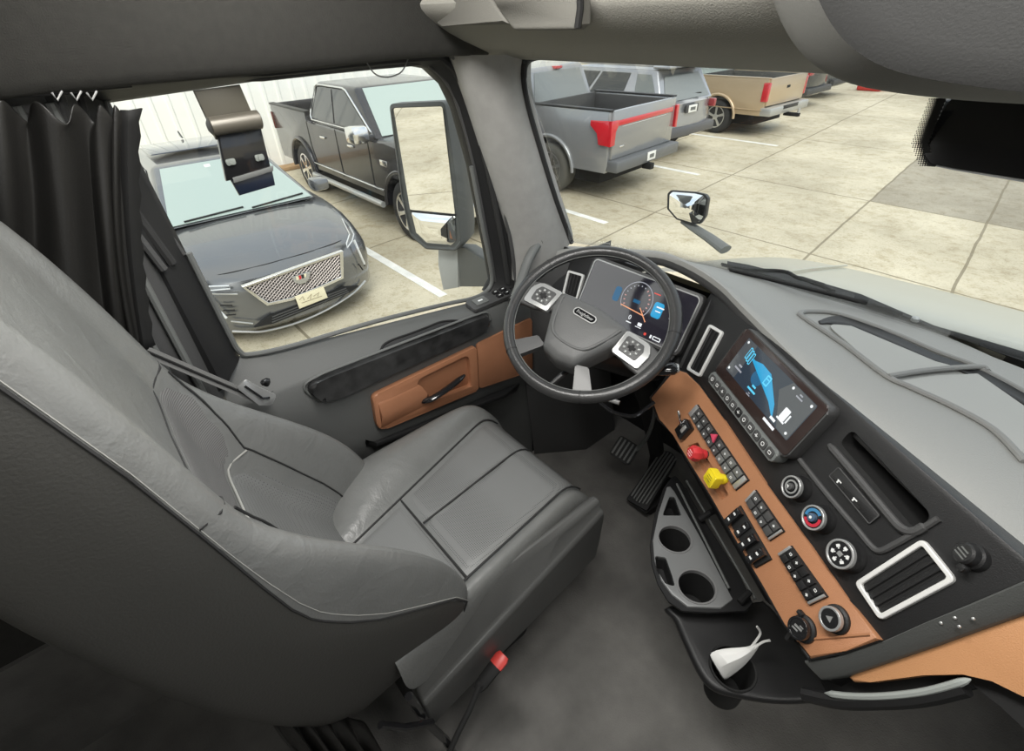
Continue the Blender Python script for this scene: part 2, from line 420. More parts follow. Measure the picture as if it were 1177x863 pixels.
# shelf and inner skin
ys = [.06, .09, .13, .2, .3, .4, .5, .6, .7, .8, .88, .94, .99, 1.04, 1.10]
rows = []
for y in ys:
    s = sill(y) - (.012 if .15 < y < .9 else 0)
    if y < .13: s -= (.13-y)*.9
    if y > .9: s += (y-.9)*.35
    t = .872 - .022*(y-.2)
    rows.append([(-1.30, y, s-.06), (-1.285, y, s-.004), (-1.277, y, s+.004), (-1.268, y, s), (-1.24, y, s*.55+t*.45+.006), (-1.205, y, t+.004), (-1.196, y, t-.006), (-1.195, y, .74), (-1.198, y, .6), (-1.205, y, .5), (-1.232, y, .46), (-1.24, y, .3), (-1.24, y, .0)])
mb = MB(); mb.grid(rows); pan = mb.build('door_panel', mat('door_trim_grey', (.10, .103, .10), .6, bump=.3, bscale=420), door, ang=50)
# grab recess in the shelf
ctr = MB(); f = Frame((-1.222, 0, .9), (0, 1, 0), (0, 0, 1))
ctr.prism([(-1.245, .44, .8), (-1.245, .52, .8), (-1.238, .74, .8), (-1.212, .79, .8), (-1.209, .60, .8), (-1.209, .44, .8)], (0, 0, .3), bev=.006)
# armrest strip in gloss wood grain
fd = Frame((-1.194, 0, 0), (0, 1, 0), (1, 0, 0))
arm = roundpoly([(.235, .862), (.30, .868), (.80, .850), (.862, .845), (.868, .805), (.83, .79), (.32, .787), (.268, .80)], .03)
mb = MB(); mb.plate(fd, arm, -.01, .022, bev=.012, seg=3); mb.build('armrest_strip', 'woodgrain', door)
mb = MB(); mb.tube([fd.p(u, v, .001) for u, v in roundpoly([(.226, .868), (.30, .875), (.80, .857), (.872, .851), (.878, .80), (.835, .783), (.32, .779), (.262, .794)], .035)], .004, 6, closed=True); mb.build('armrest_seam', 'plastic_grey', door)
from mathutils.bvhtree import BVHTree
_bd = BVHTree.FromPolygons([v.co + origin_of(pan) for v in pan.data.vertices], [tuple(p.vertices) for p in pan.data.polygons])
def on_door(px, py, off=.003):
    h = _bd.ray_cast(CAM, ray(px, py).normalized()); return h[0]+h[1]*(off if h[1].dot(h[0]-CAM) < 0 else -off)
lo_ = [(435, 410), (450, 404), (470, 396), (490, 388.5), (510, 381), (531, 373)]; hi_ = [(440, 398), (452, 391), (472, 384), (492, 376.5), (508, 370.5), (526, 369)]
mb = MB(); mb.grid([[on_door(*q) for q in lo_], [on_door((a+c_)/2, (b+d_)/2) for (a, b), (c_, d_) in zip(lo_, hi_)], [on_door(*q) for q in hi_]]); mb.build('grab_pocket', 'plastic', door, ang=60)
mb = MB(); mb.tube(smooth([on_door(*q, .004) for q in [lo_[0]]+hi_+[lo_[-1]]], 3), .0035, 6); mb.build('pocket_edge', 'matt_black', door)
# brown insert, recessed around the latch handle
mb = MB(); poly = roundpoly([(.408, .742), (.798, .748), (.79, .565), (.398, .604)], [.02, .01, .01, .035])
mb.plate(fd, poly, -.004, .018, bev=.005); br = mb.build('door_insert', 'brown_door', door)
c2 = MB(); c2.plate(fd, roundpoly([(.565, .728), (.765, .732), (.762, .592), (.60, .612), (.545, .66)], .025), -.05, .05); cut(br, c2)
mb = MB(); mb.plate(fd, roundpoly([(.53, .735), (.772, .738), (.768, .585), (.53, .606)], .02), -.002, .002, bev=.001); mb.build('recess_back', 'brown_door', door)
mb = MB(); mb.plate(fd, [(.60, .610), (.764, .590), (.764, .60), (.60, .62)], .0, .02, bev=.002); mb.build('recess_ledge', 'brown_door', door)
# sculpted scoop in front of the handle
mb = MB(); mb.grid([[fd.p(.55, .72, .012), fd.p(.57, .70, .02), fd.p(.585, .665, .028), fd.p(.565, .62, .02), fd.p(.55, .612, .012)], [fd.p(.42, .735, .012), fd.p(.42, .70, .021), fd.p(.42, .66, .026), fd.p(.41, .62, .021), fd.p(.41, .606, .012)]], caps=True); mb.build('insert_scoop', 'brown_door', door, ang=70, solid=.004)
mb = MB(); mb.plate(fd, roundpoly([(.808, .748), (1.06, .752), (1.06, .515), (.80, .562)], [.012, .01, .01, .012]), -.004, .008, bev=.004); mb.build('door_insert', 'brown_door', door)
# latch handle
hp = smooth([fd.p(.57, .64, .016), fd.p(.585, .645, .035), fd.p(.63, .655, .042), fd.p(.69, .666, .04), fd.p(.728, .675, .036)], 5)
mb = MB(); mb.tube(hp, [.014]*4+[.013]*(len(hp)-8)+[.011, .009, .007, .004], 10, flat=.75)
mb.lathe(Frame(fd.p(.572, .642, -.004), (0, 1, 0), (1, 0, 0)), [(.024, 0), (.024, .012), (.016, .02)], 20); mb.build('door_handle', 'gloss', door)
# lower lip under the brown insert and map pocket
mb = MB(); mb.prism([(-1.20, .36, .585), (-1.165, .38, .578), (-1.16, .9, .50), (-1.20, 1.0, .485), (-1.21, 1.0, .45), (-1.21, .34, .55)], (0, 0, -.02), bev=.006); mb.build('door_lower_lip', 'plastic', door)
# lock pin, switch pods on the shelf
q = AX(307, 444, -1.225); fz = Frame((q.x, q.y, q.z-.01), (0, 1, 0), (0, 0, 1))
mb = MB(); mb.lathe(fz, [(.022, -.004), (.022, .003), (.012, .004), (.0115, .02), (.013, .024), (.013, .03), (.006, .034)], 20); mb.build('lock_button', 'gloss', door)
fs = Frame((-1.222, .905, .8755), (0, 1, .03), (.16, 0, 1))
mb = MB(); mb.plate(fs, rrect(.02, 0, .22, .058, .012), -.01, .004, bev=.002); sp = mb.build('switch_panel', 'plastic_mid', door)
for u, v, w, h in ((-.045, 0, .05, .036), (.03, .012, .026, .018), (.03, -.012, .026, .018), (.062, .012, .026, .018), (.062, -.012, .026, .018), (.1, 0, .03, .034)):
    mb = MB(); mb.plate(fs, rrect(u, v, w, h, .004), .002, .009, bev=.002); mb.build('window_switch', 'gloss' if u > 0 else 'plastic_grey', sp)
    mb = MB(); mb.plate(fs, rrect(u, v, w*.35, h*.18, .001), .009, .0096); mb.build('switch_mark', 'white_print', sp)
# ---- B pillar behind the door
ppl = [AX(*p) for p in ((281, 466, -1.21), (164, 397, -1.21))]
rows = []
for z in (0, .45, .7, .86, 1.0, 1.2, 1.4, 1.62):
    sh = -.02
    rows.append([(-1.235, -.12+sh, z), (-1.205, -.09+sh, z), (-1.2, -.03+sh, z), (-1.195, .005+sh, z), (-1.2, .02+sh, z), (-1.205, .03+sh, z), (-1.2, .04+sh, z), (-1.205, .055+sh, z), (-1.225, .075+sh, z), (-1.26, .09+sh, z)])
mb = MB(); mb.grid(rows); struct(mb.build('trim_3', 'plastic_mid', ang=30))
slab((-1.236, -1.26, 0), (-1.222, -.02, .43), 'trim_7', 'carpet')
for y, m_ in ((-.02, 'plastic_grey'), (.022, 'plastic_grey')):
    mb = MB(); mb.tube([(-1.198, y, .84), (-1.198, y-.005, 1.2), (-1.198, y-.01, 1.56)], .008, 8); struct(mb.build('trim_4', m_))
# ================================================================= driver's seat
XS = -.845
seat = thing('driver_seat', 'grey leather air-ride driver seat with high back and side bolsters', 'seat', (XS, .3, 0))
#      z     edge   centre  back   half width
SECT = [(1.56, -.20, -.20, -.29, .17), (1.50, -.165, -.16, -.305, .225), (1.40, -.128, -.122, -.305, .252), (1.25, -.082, -.085, -.29, .272), (1.12, -.052, -.06, -.275, .282), (1.06, -.04, -.052, -.265, .284),
        (.98, -.024, -.045, -.25, .286), (.90, -.006, -.03, -.235, .288), (.84, .015, -.008, -.22, .288), (.78, .058, .02, -.205, .289), (.72, .115, .05, -.19, .289),
        (.66, .195, .09, -.17, .288), (.60, .275, .125, -.15, .285), (.55, .305, .15, -.13, .282), (.50, .29, .165, -.11, .277), (.45, .20, .16, -.09, .268), (.40, .06, .1, -.06, .25)]
def sec_at(z):
    for a, b in zip(SECT, SECT[1:]):
        if b[0] <= z <= a[0]:
            t = (a[0]-z)/(a[0]-b[0]); return [p+(q-p)*t for p, q in zip(a, b)]
    return list(SECT[0] if z > SECT[0][0] else SECT[-1])
CRZ = [(1.56, -.195), (1.5, -.15), (1.4, -.108), (1.25, -.064), (1.12, -.035), (1.06, -.012), (.98, .045), (.90, .12), (.84, .175), (.78, .225), (.72, .265), (.66, .292), (.60, .31), (.55, .315), (.50, .297), (.45, .21), (.40, .065)]
def crest_at(z):
    for (z0, y0), (z1, y1) in zip(CRZ, CRZ[1:]):
        if z1 <= z <= z0: return y0+(y1-y0)*(z0-z)/(z0-z1)
    return CRZ[0][1] if z > CRZ[0][0] else CRZ[-1][1]
def front_half(s):
    z, e, c, b, h = s; cr_ = max(crest_at(z), e); d = max(cr_-c, 0.0)
    return [(0, c), (.22, c+.002), (.42, c+.003), (.56, c+.06*d), (.67, c+.45*d), (.77, c+.85*d+.008), (.87, cr_+.006), (.95, cr_*.62+e*.38), (.985, e-.012)]
def side_half(s):
    z, e, c, b, h = s
    return [(.985, e-.012), (1.005, e-.045), (1.01, e*.6+b*.4), (.99, b+.05), (.93, b+.015), (.75, b-.004), (.4, b-.02), (0, b-.026)]
def row(half, s):
    z, h = s[0], s[4]
    return [(XS-f*h, y, z) for f, y in half[::-1]] + [(XS+f*h, y, z) for f, y in half[1:]]
zs_up = [s for s in SECT if s[0] >= 1.05]; zs_lo = [s for s in SECT if s[0] <= 1.13]
mb = MB(); mb.grid([[(x, y+.0025, z) for x, y, z in row(front_half(s), s)] for s in zs_up]); bk = mb.build('headrest_pad', 'leather', seat, ang=80, sub=2)
mb = MB(); mb.grid([row(front_half(s), s) for s in zs_lo]); mb.build('backrest', 'leather', seat, ang=80, sub=2)
mb = MB()
for sg in (-1, 1):
    mb.grid([[(XS+sg*f*s[4], y, s[0]) for f, y in side_half(s)] for s in SECT])
mb.build('backrest_shell', 'leather_dark', seat, ang=80, sub=2)
# cap the top
# seams
def fr_pt(z, f, off=.002):
    s = sec_at(z); H = front_half(s); a = abs(f)
    for (f0, y0), (f1, y1) in zip(H, H[1:]):
        if f0 <= a <= f1:
            y = y0+(y1-y0)*(a-f0)/(f1-f0); break
    else: y = H[-1][1]
    return Vector((XS+f*s[4], y+off, z))
zz = [1.5-.025*i for i in range(41)]
for sg in (-1, 1):
    mb = MB(); mb.tube([fr_pt(z, sg*.985, .001) for z in zz], .0022, 6); mb.build('edge_piping', 'stitch', seat)
    mb = MB(); mb.tube([fr_pt(z, sg*.980, .002) for z in zz], .0009, 5); mb.build('edge_stitching', 'stitch_light', seat)
mb = MB(); mb.tube([fr_pt(1.105+.03*abs(f/.98)**4, f, .0015) for f in [-.98+.07*i for i in range(29)]], .0028, 6); mb.build('headrest_seam', 'stitch', seat)
# ribbed upper panel and perforated lumbar panel
def panel(z0, z1, fa, fb, name, m, n=14, off=.0045):
    rows = []
    for i in range(n+1):
        z = z0+(z1-z0)*i/n; fw = fa+(fb-fa)*i/n
        rows.append([fr_pt(z, fw*(-1+2*j/16), off-(.006 if j in (0, 16) or i in (0, n) else 0)) for j in range(17)])
    mb = MB(); mb.grid(rows); return mb.build(name, m, seat, ang=80, sub=1)
panel(1.098, .87, .80, .64, 'upper_back_panel', 'cloth')
panel(.868, .53, .64, .66, 'lumbar_panel', 'perf')
mb = MB(); mb.tube([fr_pt(.869, .64*(-1+2*j/20), .004) for j in range(21)], .0025, 6); mb.build('panel_seam', 'stitch_light', seat)
for sg in (-1, 1):
    mb = MB(); mb.tube([fr_pt(z, sg*(.80+(.64-.80)*(1.098-z)/.228 if z > .87 else .65), .004) for z in [1.098-.02*i for i in range(28)]], .0022, 6); mb.build('panel_seam', 'stitch', seat)

# ---- cushion
def cush(y):
    t = (y-.31)/.40
    return -.935-.115*t, -.82-.04*t, -.612-.042*t      # left, middle, right seam
Y = [.10, .2, .31, .42, .54, .64, .70, .745, .775, .785]
def crow(y):
    l, c, r = cush(min(y, .72))
    k = max(0, (y-.66)/.125); dz = -.085*k**2.6; zl = .615-.03*k-.5*max(0, .25-y)
    zt = .545+.012*(y-.3)
    return [(-1.125, y, .38), (-1.142, y, .47+dz*.3), (-1.145, y, .55+dz), (-1.12, y, zl-.012+dz), ((l-1.12)/2-.01, y, zl+dz), (l-.022, y, zt+.034+dz), (l, y, zt+.006+dz), (l+.05, y, zt+.006+dz), (c-.01, y, zt+.004+dz), (c, y, zt+dz+.001), (c+.01, y, zt+.004+dz), (r-.06, y, zt+.004+dz), (r, y, zt+dz-.001), (r+.012, y, zt+.008+dz), (r+.03, y, zt+.004+dz), (r+.045, y, zt-.03+dz), (r+.045, y, .40)]
rows = [crow(y) for y in Y]
fr0 = crow(.785)
rows.append([(p[0], .80, p[2]-.02) for p in fr0]); rows.append([(p[0], .80, min(p[2]-.07, .42)) for p in fr0]); rows.append([(p[0], .78, .36) for p in fr0])
mb = MB(); mb.grid(rows); cu = mb.build('seat_cushion', 'leather', seat, ang=80, sub=2)
# perforated cushion top, two sections
def topz(x, y):
    k = max(0, (y-.66)/.125); return .545+.012*(y-.3)-.085*k**2.6+.0085
def cpan(y0, y1, name):
    rows = []
    for i in range(13):
        y = y0+(y1-y0)*i/12; l, c, r = cush(min(y, .72))
        rr = []
        for j in range(21):
            x = l+.008+(r-l-.016)*j/20; e = -.007 if j in (0, 20) or i in (0, 12) else 0
            groove = -.004*math.exp(-((x-c)/.006)**2) if y0 > .3 else 0
            rr.append((x, y, topz(x, y)+e+groove))
        rows.append(rr)
    mb = MB(); mb.grid(rows); return mb.build(name, 'perf', seat, ang=80)
cpan(.15, .326, 'cushion_rear_panel'); cpan(.332, .772, 'cushion_front_panel')
for k, nm in ((0, 'cushion_seam'), (1, 'cushion_seam'), (2, 'cushion_seam')):
    mb = MB(); mb.tube([(cush(min(y, .72))[k]+(.005 if k == 0 else 0), y, topz(0, y)+(.0045 if k == 0 else .0012)) for y in [(.15 if k != 1 else .335)+.02*i for i in range(33 if k != 1 else 22)] if y < .775], .0028, 6); mb.build(nm, 'stitch', seat)
l, c, r = cush(.329)
mb = MB(); mb.tube([(l+(r-l)*j/10, .329, topz(0, .329)-.001) for j in range(11)], .0032, 6); mb.build('cushion_seam', 'stitch', seat)
# ---- side valance
a0, a1 = AX(487, 811, -.528), AX(695.5, 586, -.552)
rows = []
for i in range(9):
    t = i/8; q = a0.lerp(a1, t); y = q.y; zt = .545-.0*t; zb = .195+.07*t; xo = q.x
    e = 1.0 if i < 8 else .0
    rows.append([(-.60, y, .30), (-.612, y, zt-.035), (-.592, y, zt-.012), (-.572, y, q.z*.35+zt*.65), (xo-.012, y, q.z+.004), (xo, y, q.z-.006), (xo+.002, y, q.z-.03), (xo-.004, y, q.z*.4+zb*.6), (xo-.012, y, zb), (-.60, y, zb)])
mb = MB(); mb.grid(rows, closed_v=True, caps=True); mb.build('side_valance', mat('valance_grey', (.085, .086, .083), .45, bump=.3, bscale=300), seat, ang=40, bevel=.008, bseg=3)
mb = MB(); mb.prism([(-.60, .12, .31), (-1.12, .12, .31), (-1.12, .72, .33), (-.60, .72, .33)], (0, 0, .1), bev=.02); mb.build('seat_frame', 'matt_black', seat)
# ---- suspension base with rubber bellows
rows = []
for z, k in ((0.0, 1.0), (.03, 1.0), (.06, .88), (.09, .97), (.12, .86), (.15, .96), (.18, .85), (.21, .95), (.24, .86), (.3, .92)):
    rows.append([Vector((XS+u*k, .34+v*k, z)) for u, v in rrect(0, 0, .42, .44, .05)])
mb = MB(); mb.grid(rows, closed_v=True, caps=True); mb.build('suspension_bellows', 'rubber', seat, ang=50)
# levers and struts behind the valance
p = lambda x, px, py: AX(px, py, x)
mb = MB(); mb.tube([p(-.53, 470, 800), p(-.52, 490, 830), p(-.50, 512, 850), p(-.50, 530, 880)], .010, 8); mb.build('recline_lever', 'gloss', seat)
mb = MB(); mb.tube([p(-.52, 437, 833), p(-.51, 465, 836), p(-.5, 497, 830)], .008, 8); mb.build('adjust_lever', 'gloss', seat)
mb = MB(); mb.tube([p(-.51, 552, 786), p(-.5, 540, 815), p(-.49, 526, 843), p(-.48, 512, 875)], [.008]*4, 8); bs = mb.build('buckle_stalk', 'rubber', seat)
q0, q1 = p(-.512, 548, 793), p(-.518, 572, 762)
mb = MB(); mb.tube([q0, q0.lerp(q1, .2), q0.lerp(q1, .8), q1], [.012, .017, .019, .018], 10, flat=.6); bb = mb.build('belt_buckle', 'matt_black', seat)
q2 = q1+(q1-q0).normalized()*.026
mb = MB(); mb.tube([q1-(q1-q0)*.1, q1.lerp(q2, .6), q2], [.0205, .021, .016], 10, flat=.6); mb.build('release_button', 'redpl', bb)
# loose dark skirt under the rear corner of the seat
rows = []
for i in range(22):
    t = i/21; q = Vector((-.60-.5*max(0, t-.45), -.10-.14*t, 0)) if False else AX(*((300+(1-t)*125, 812+(1-t)*28) if True else 0), -.60)
    w_ = .022*math.sin(i*1.5)+.012*math.sin(i*2.9)
    rows.append([(q.x-.02, q.y, q.z+.02), (q.x+.012+w_*.5, q.y+w_*.3, q.z-.05), (q.x+.02+w_, q.y+w_*.6, q.z-.14), (q.x+.01+w_*1.3, q.y, max(q.z-.3, .02))])
mb = MB(); mb.grid(rows); mb.build('seat_skirt', 'curtain', seat, ang=80, sub=2, solid=.004)
# ================================================================= dashboard
_e1 = Vector((.84, -.54, 0)).normalized()
_n = Vector((-.54, -.84, 0)).normalized(); PN = Vector((_n.x, _n.y, .45)).normalized()
FD = Frame((-.29945, .95441, .97421), _e1, PN)          # centre fascia, turned to the driver
FC = Frame((-.75, 1.12, .95), (1, 0, 0), (0, -1, .55))   # instrument cluster
dash = thing('dashboard', 'black and saddle brown truck dashboard wrapping around the driver under the windshield', 'dashboard', (-.4, 1.2, .4))
# crest of the padded top
crest = [(-1.19, 1.10, .985), (-1.08, 1.15, 1.02), (-.977, 1.175, 1.04), (-.86, 1.20, 1.062), (-.77, 1.205, 1.078), (-.66, 1.185, 1.08), (-.56, 1.15, 1.075), (-.47, 1.10, 1.066), (-.32, 1.01, 1.056), (-.2, .932, 1.053), (-.09, .862, 1.052), (.05, .772, 1.052), (.13, .722, 1.052), (.24, .66, 1.05), (.36, .63, 1.05), (.6, .74, 1.05), (1.0, .82, 1.04)]
cr = smooth(crest, 3)
basepx = [(640, 284, .985), (660, 283, .985), (700, 286, .985), (730, 290, .985), (760, 295, .985), (790, 300, .985), (815, 305, .985), (845, 312, .985), (880, 322, .985), (918, 333, .98), (985, 352, .98), (1055, 374, .98), (1110, 396, .98), (1177, 424, .98)]
base = [AZ(*p) for p in basepx] + [Vector((.4, 1.40, .98)), Vector((.68, 1.38, .98)), Vector((1.0, 1.30, .98))]
base[0] = Vector((-1.2, 1.19, .985)); 
bs_ = smooth(base, 3)
rows = []
for a, b in zip(cr, bs_):
    d = (a-b); d.z = 0; d.normalize()
    rr = [a + d*.004 + Vector((0, 0, -.03)), a + d*.004 + Vector((0, 0, -.012)), a + Vector((0, 0, -.002)), a - d*.012]
    for t in (.18, .4, .65, .85, 1.0):
        rr.append(a.lerp(b, t))
    rr.append(b + Vector((0, 0, -.03)))
    rows.append(rr)
mb = MB(); mb.grid(rows); top = mb.build('dash_top', 'pad', dash, ang=60)
from mathutils.bvhtree import BVHTree
bpy.context.view_layer.update()
_bv = BVHTree.FromPolygons([v.co + origin_of(top) for v in top.data.vertices], [tuple(p.vertices) for p in top.data.polygons])
def on_top(px, py, off=0.0):
    """where a sight line meets the dash top, lifted by off"""
    d = ray(px, py).normalized(); h = _bv.ray_cast(CAM, d)
    n_ = Vector((.05, -.12, .99)).normalized()
    if h[0] is None: return AZ(px, py, 1.02+off)
    return h[0] + n_*off
# storage tray set in the dash top, two pockets behind one raised lip
k8 = .3713
def c8(x, y, off=.004): return on_top(740+x*k8, 210+y*k8, off)
NT = None
lip = smooth([c8(1175, 868), c8(1080, 770), c8(960, 700), c8(830, 640), c8(745, 600), c8(620, 505), c8(500, 425), c8(484, 408), c8(510, 402), c8(600, 410), c8(760, 465), c8(900, 525), c8(1030, 575), c8(1190, 660)], 5)
mb = MB(); mb.tube(lip, .007, 8, flat=.8); mb.build('tray_lip', mat('lip_pad', (.22, .22, .21), .6), dash)
wall_in = [c8(540, 432, .005), c8(580, 418, .005), c8(640, 420, .005), c8(760, 470, .005), c8(900, 535, .005), c8(1030, 582, .005), c8(1200, 668, .005)]
wall_lo = [c8(545, 440, -.012), c8(580, 440, -.012), c8(640, 452, -.012), c8(760, 500, -.012), c8(900, 560, -.012), c8(1010, 600, -.012), c8(1200, 706, -.012)]
mb = MB(); mb.grid([smooth(wall_in, 4), smooth([a.lerp(b, .5)+Vector((0, 0, .004)) for a, b in zip(wall_in, wall_lo)], 4), smooth([b+Vector((0, 0, .016)) for b in wall_lo], 4)]); mb.build('tray_wall', 'plastic', dash, ang=60, solid=.002)
mb = MB(); mb.prism([c8(*q, .002) for q in roundpoly([(560, 440), (640, 448), (900, 558), (975, 578), (760, 606), (700, 560)], 12)], (0, 0, .003)); mb.build('tray_floor', 'tray', dash)
mb = MB(); mb.prism([c8(*q, .002) for q in roundpoly([(768, 622), (900, 602), (1030, 596), (1200, 715), (1200, 870), (1090, 770), (960, 705), (840, 645)], 12)], (0, 0, .003)); mb.build('tray_floor', 'tray', dash)
mb = MB(); mb.tube(smooth([c8(752, 606, .006), c8(880, 588, .008), c8(1030, 578, .008), c8(1060, 590, .006)], 5), .006, 8); mb.build('tray_divider', bpy.data.materials['lip_pad'], dash)
# ---- skirt of the pad: dark roll between the pad and the fascia
rows = []
for a, b in zip(cr, bs_):
    d = (a-b); d.z = 0; d.normalize()
    rows.append([a+d*.003+Vector((0, 0, -.01)), a+d*.006+Vector((0, 0, -.025)), a+d*.004+Vector((0, 0, -.036)), a-d*.004+Vector((0, 0, -.04))])
mb = MB(); mb.grid(rows); mb.build('dash_roll', 'plastic_mid', dash, ang=60)

# ---- centre fascia
fas = [(-.36, .075), FD.uv(1190, 652), FD.uv(1190, 662), FD.uv(1013, 738), (.455, -.155), (-.20, -.155), (-.30, -.14), (-.36, -.10)]
mb = MB(); mb.plate(FD, fas, -.05, 0, bev=.003); fascia = mb.build('fascia', 'plastic', dash)
binq = [FD.uv(966, 509), FD.uv(1053, 609), FD.uv(1073, 593.5), FD.uv(979.5, 493)]
cb = MB(); cb.plate(FD, roundpoly(binq, [.01, .012, .018, .012]), -.09, .05); cut(fascia, cb)
ol = roundpoly(binq, [.01, .012, .018, .012], 4); bx = sum(p[0] for p in ol)/len(ol); by = sum(p[1] for p in ol)/len(ol)
mb = MB(); mb.grid([[FD.p(bx+(u-bx)*k, by+(v-by)*k2_, w) for u, v in ol] for k, k2_, w in ((1.0, 1.0, .001), (.985, .96, -.045), (.97, .92, -.11))], closed_v=True)
mb.add([FD.p(bx+(u-bx)*.97, by+(v-by)*.92, -.11) for u, v in ol], [list(range(len(ol)))]); mb.build('storage_bin', 'matt_black', dash, ang=40)
def fpx(pts, w, n=5): return smooth([FD.p(*FD.uv(x, y, w), w) for x, y in pts], n)
mb = MB(); mb.tube(fpx([(919, 528), (950, 567), (985, 608), (1001, 627), (1012, 633), (1033, 623), (1056, 610), (1079, 596)], .002), .005, 8); mb.build('recess_border', 'plastic_mid', dash)
mb = MB(); mb.tube(fpx([(953, 511), (985, 548), (1020, 590), (1036, 607), (1050, 611), (1064, 604)], .003), [.004]+[.007]*24+[.004], 8); mb.build('bin_sill', 'plastic_mid', dash)
up = [FD.uv(964, 537, .004), FD.uv(953, 547, .004), FD.uv(999, 602, .004), FD.uv(1011, 592, .004)]
mb = MB(); mb.plate(FD, roundpoly(up, .003), -.001, .004, bev=.0015); usb = mb.build('usb_panel', 'plastic', dash)
mb = MB(); mb.tube([FD.p(u, v, .0042) for u, v in roundpoly(up, .003)], .0012, 5, closed=True); mb.build('usb_border', 'plastic_mid', usb)
for q_ in ((966, 556), (984, 577)):
    u, v = FD.uv(*q_, .004)
    mb = MB(); mb.plate(FD, rrect(u+.006, v-.004, .012, .005, .001), .004, .0046); mb.build('usb_port', 'matt_black', usb)
    mb = MB(); mb.plate(FD, rrect(u-.004, v+.002, .009, .002, .0005), .004, .0046); mb.plate(FD, rrect(u-.006, v-.001, .003, .005, .0005), .004, .0046); mb.build('usb_mark', 'white_print', usb)
# ---- vents
M['vent_frame'] = mat('vent_frame_white', (.72, .72, .70), .4, .1)
def vent(fr, quad, nsl, along, name='air_vent', m='vent_frame', rim=.0075, tilt=0):
    """quad: four corners (u, v) of the outside of the frame"""
    c = (sum(q[0] for q in quad)/4, sum(q[1] for q in quad)/4)
    out = roundpoly(quad, .009, 4)
    L = max((Vector(quad[1])-Vector(quad[0])).length, (Vector(quad[2])-Vector(quad[1])).length)
    def inset(d):
        res = []
        for i in range(4):
            p = Vector(quad[i]); a = (Vector(quad[i-1])-p).normalized(); b = (Vector(quad[(i+1) % 4])-p).normalized(); s = max(.3, abs(a.x*b.y-a.y*b.x)); res.append(tuple(p+(a+b)*(d/s)))
        return res
    inn = roundpoly(inset(rim), .005, 4)
    mb = MB(); mb.ring(fr, out, inn, -.004, .007); v = mb.build(name, m, dash, ang=50, bevel=.0015)
    mb = MB(); mb.plate(fr, inn, .0006, .0012); mb.build('vent_back', 'matt_black', v)
    q = [Vector(p) for p in inset(rim)]
    for i in range(nsl):
        t = (i+.5)/nsl
        if along: a, b = q[0].lerp(q[1], t), q[3].lerp(q[2], t)
        else: a, b = q[0].lerp(q[3], t), q[1].lerp(q[2], t)
        A, B = fr.p(a.x, a.y, .0015), fr.p(b.x, b.y, .0015); d = (B-A).normalized(); s = fr.n.cross(d)
        mb = MB(); mb.prism([A-s*.0025, A+s*.0055+fr.n*.0035, A+s*.0065+fr.n*.003, A-s*.001-fr.n*.0003], B-A); mb.build('vent_louvre', 'plastic', v, flat=True)
    return v
vent(FD, [(-.286, .004), (-.225, .016), (-.198, -.110), (-.258, -.127)], 3, True)
vent(FD, [(.394, .024), (.459, .018), (.446, -.112), (.384, -.108)], 4, True)
vent(FC, [(-.320, .008), (-.250, .014), (-.238, -.072), (-.306, -.074)], 4, True)
# ---- touch screen with its key strip
mb = MB(); mb.plate(FD, rrect(.006, .008, .302, .134, .014), -.005, .028, bev=.006); sc = mb.build('touch_screen', 'plastic_mid', dash)
FM = Frame(FD.p(.006, .0095, .028), FD.e1, FD.n)
mb = MB(); mb.plate(FM, rrect(0, .0, .296, .126, .010), 0, .0015, bev=.001); mb.build('screen_glass', mat('screen_bezel', (.035, .024, .022), .12), sc)
mb = MB(); mb.plate(FM, rrect(.003, .006, .248, .090, .003), .0016, .0019); mb.build('display', 'scr_panel', sc)
mb = MB(); mb.plate(FM, rrect(-.102, .006, .036, .088, .003), .0019, .0021); mb.build('display_area', 'scr_grey', sc)
mb = MB(); mb.plate(FM, [(.052, .050), (.125, .050), (.125, -.037), (.09, -.038), (.035, .02)], .0019, .0021); mb.build('display_area', 'scr_grey', sc)
mb = MB(); mb.plate(FM, [(-.075, .022), (-.068, .026), (.034, -.014), (.07, -.034), (.05, -.008), (-.005, .03), (-.04, .032)], .0021, .0023); mb.build('display_arrow', 'scr_blue', sc)
mb = MB(); mb.plate(FM, circ(-.028, .002, .018, 20), .0021, .00225); mb.build('display_glow', 'scr_dblue', sc)
def icon(fr, u, v, s, kind, m, parent, w=.0025, name='screen_icon'):
    mb = MB()
    if kind == 'pump':
        mb.plate(fr, rrect(u, v, .7*s, 1.1*s, .1*s), w, w+.0003); mb.plate(fr, rrect(u+.55*s, v-.1*s, .16*s, .8*s, .05*s), w, w+.0003); mb.plate(fr, rrect(u, v-.62*s, s, .16*s, .02*s), w, w+.0003)
    elif kind == 'frame':
        mb.ring(fr, rrect(u, v, .8*s, 1.2*s, .12*s), rrect(u, v, .5*s, .85*s, .08*s), w, w+.0003); mb.plate(fr, rrect(u, v+.15*s, .45*s, .14*s, .02*s), w, w+.0003)
    elif kind == 'seat':
        for i in range(3): mb.ring(fr, rrect(u+(i-1)*.34*s, v-(i-1)*.1*s, .3*s, 1.2*s, .1*s), rrect(u+(i-1)*.34*s, v-(i-1)*.1*s, .18*s, 1.0*s, .06*s), w, w+.0003)
    elif kind == 'lines':
        for i in range(2): mb.plate(fr, rrect(u, v-(i-.5)*.55*s, s*(1.6 if i else .7), .24*s, .02*s), w, w+.0003)
    else:
        mb.plate(fr, circ(u, v, .45*s, 10), w, w+.0003)
    return mb.build(name, m, parent, flat=True)
FT = FM.sub(0, 0, 0)
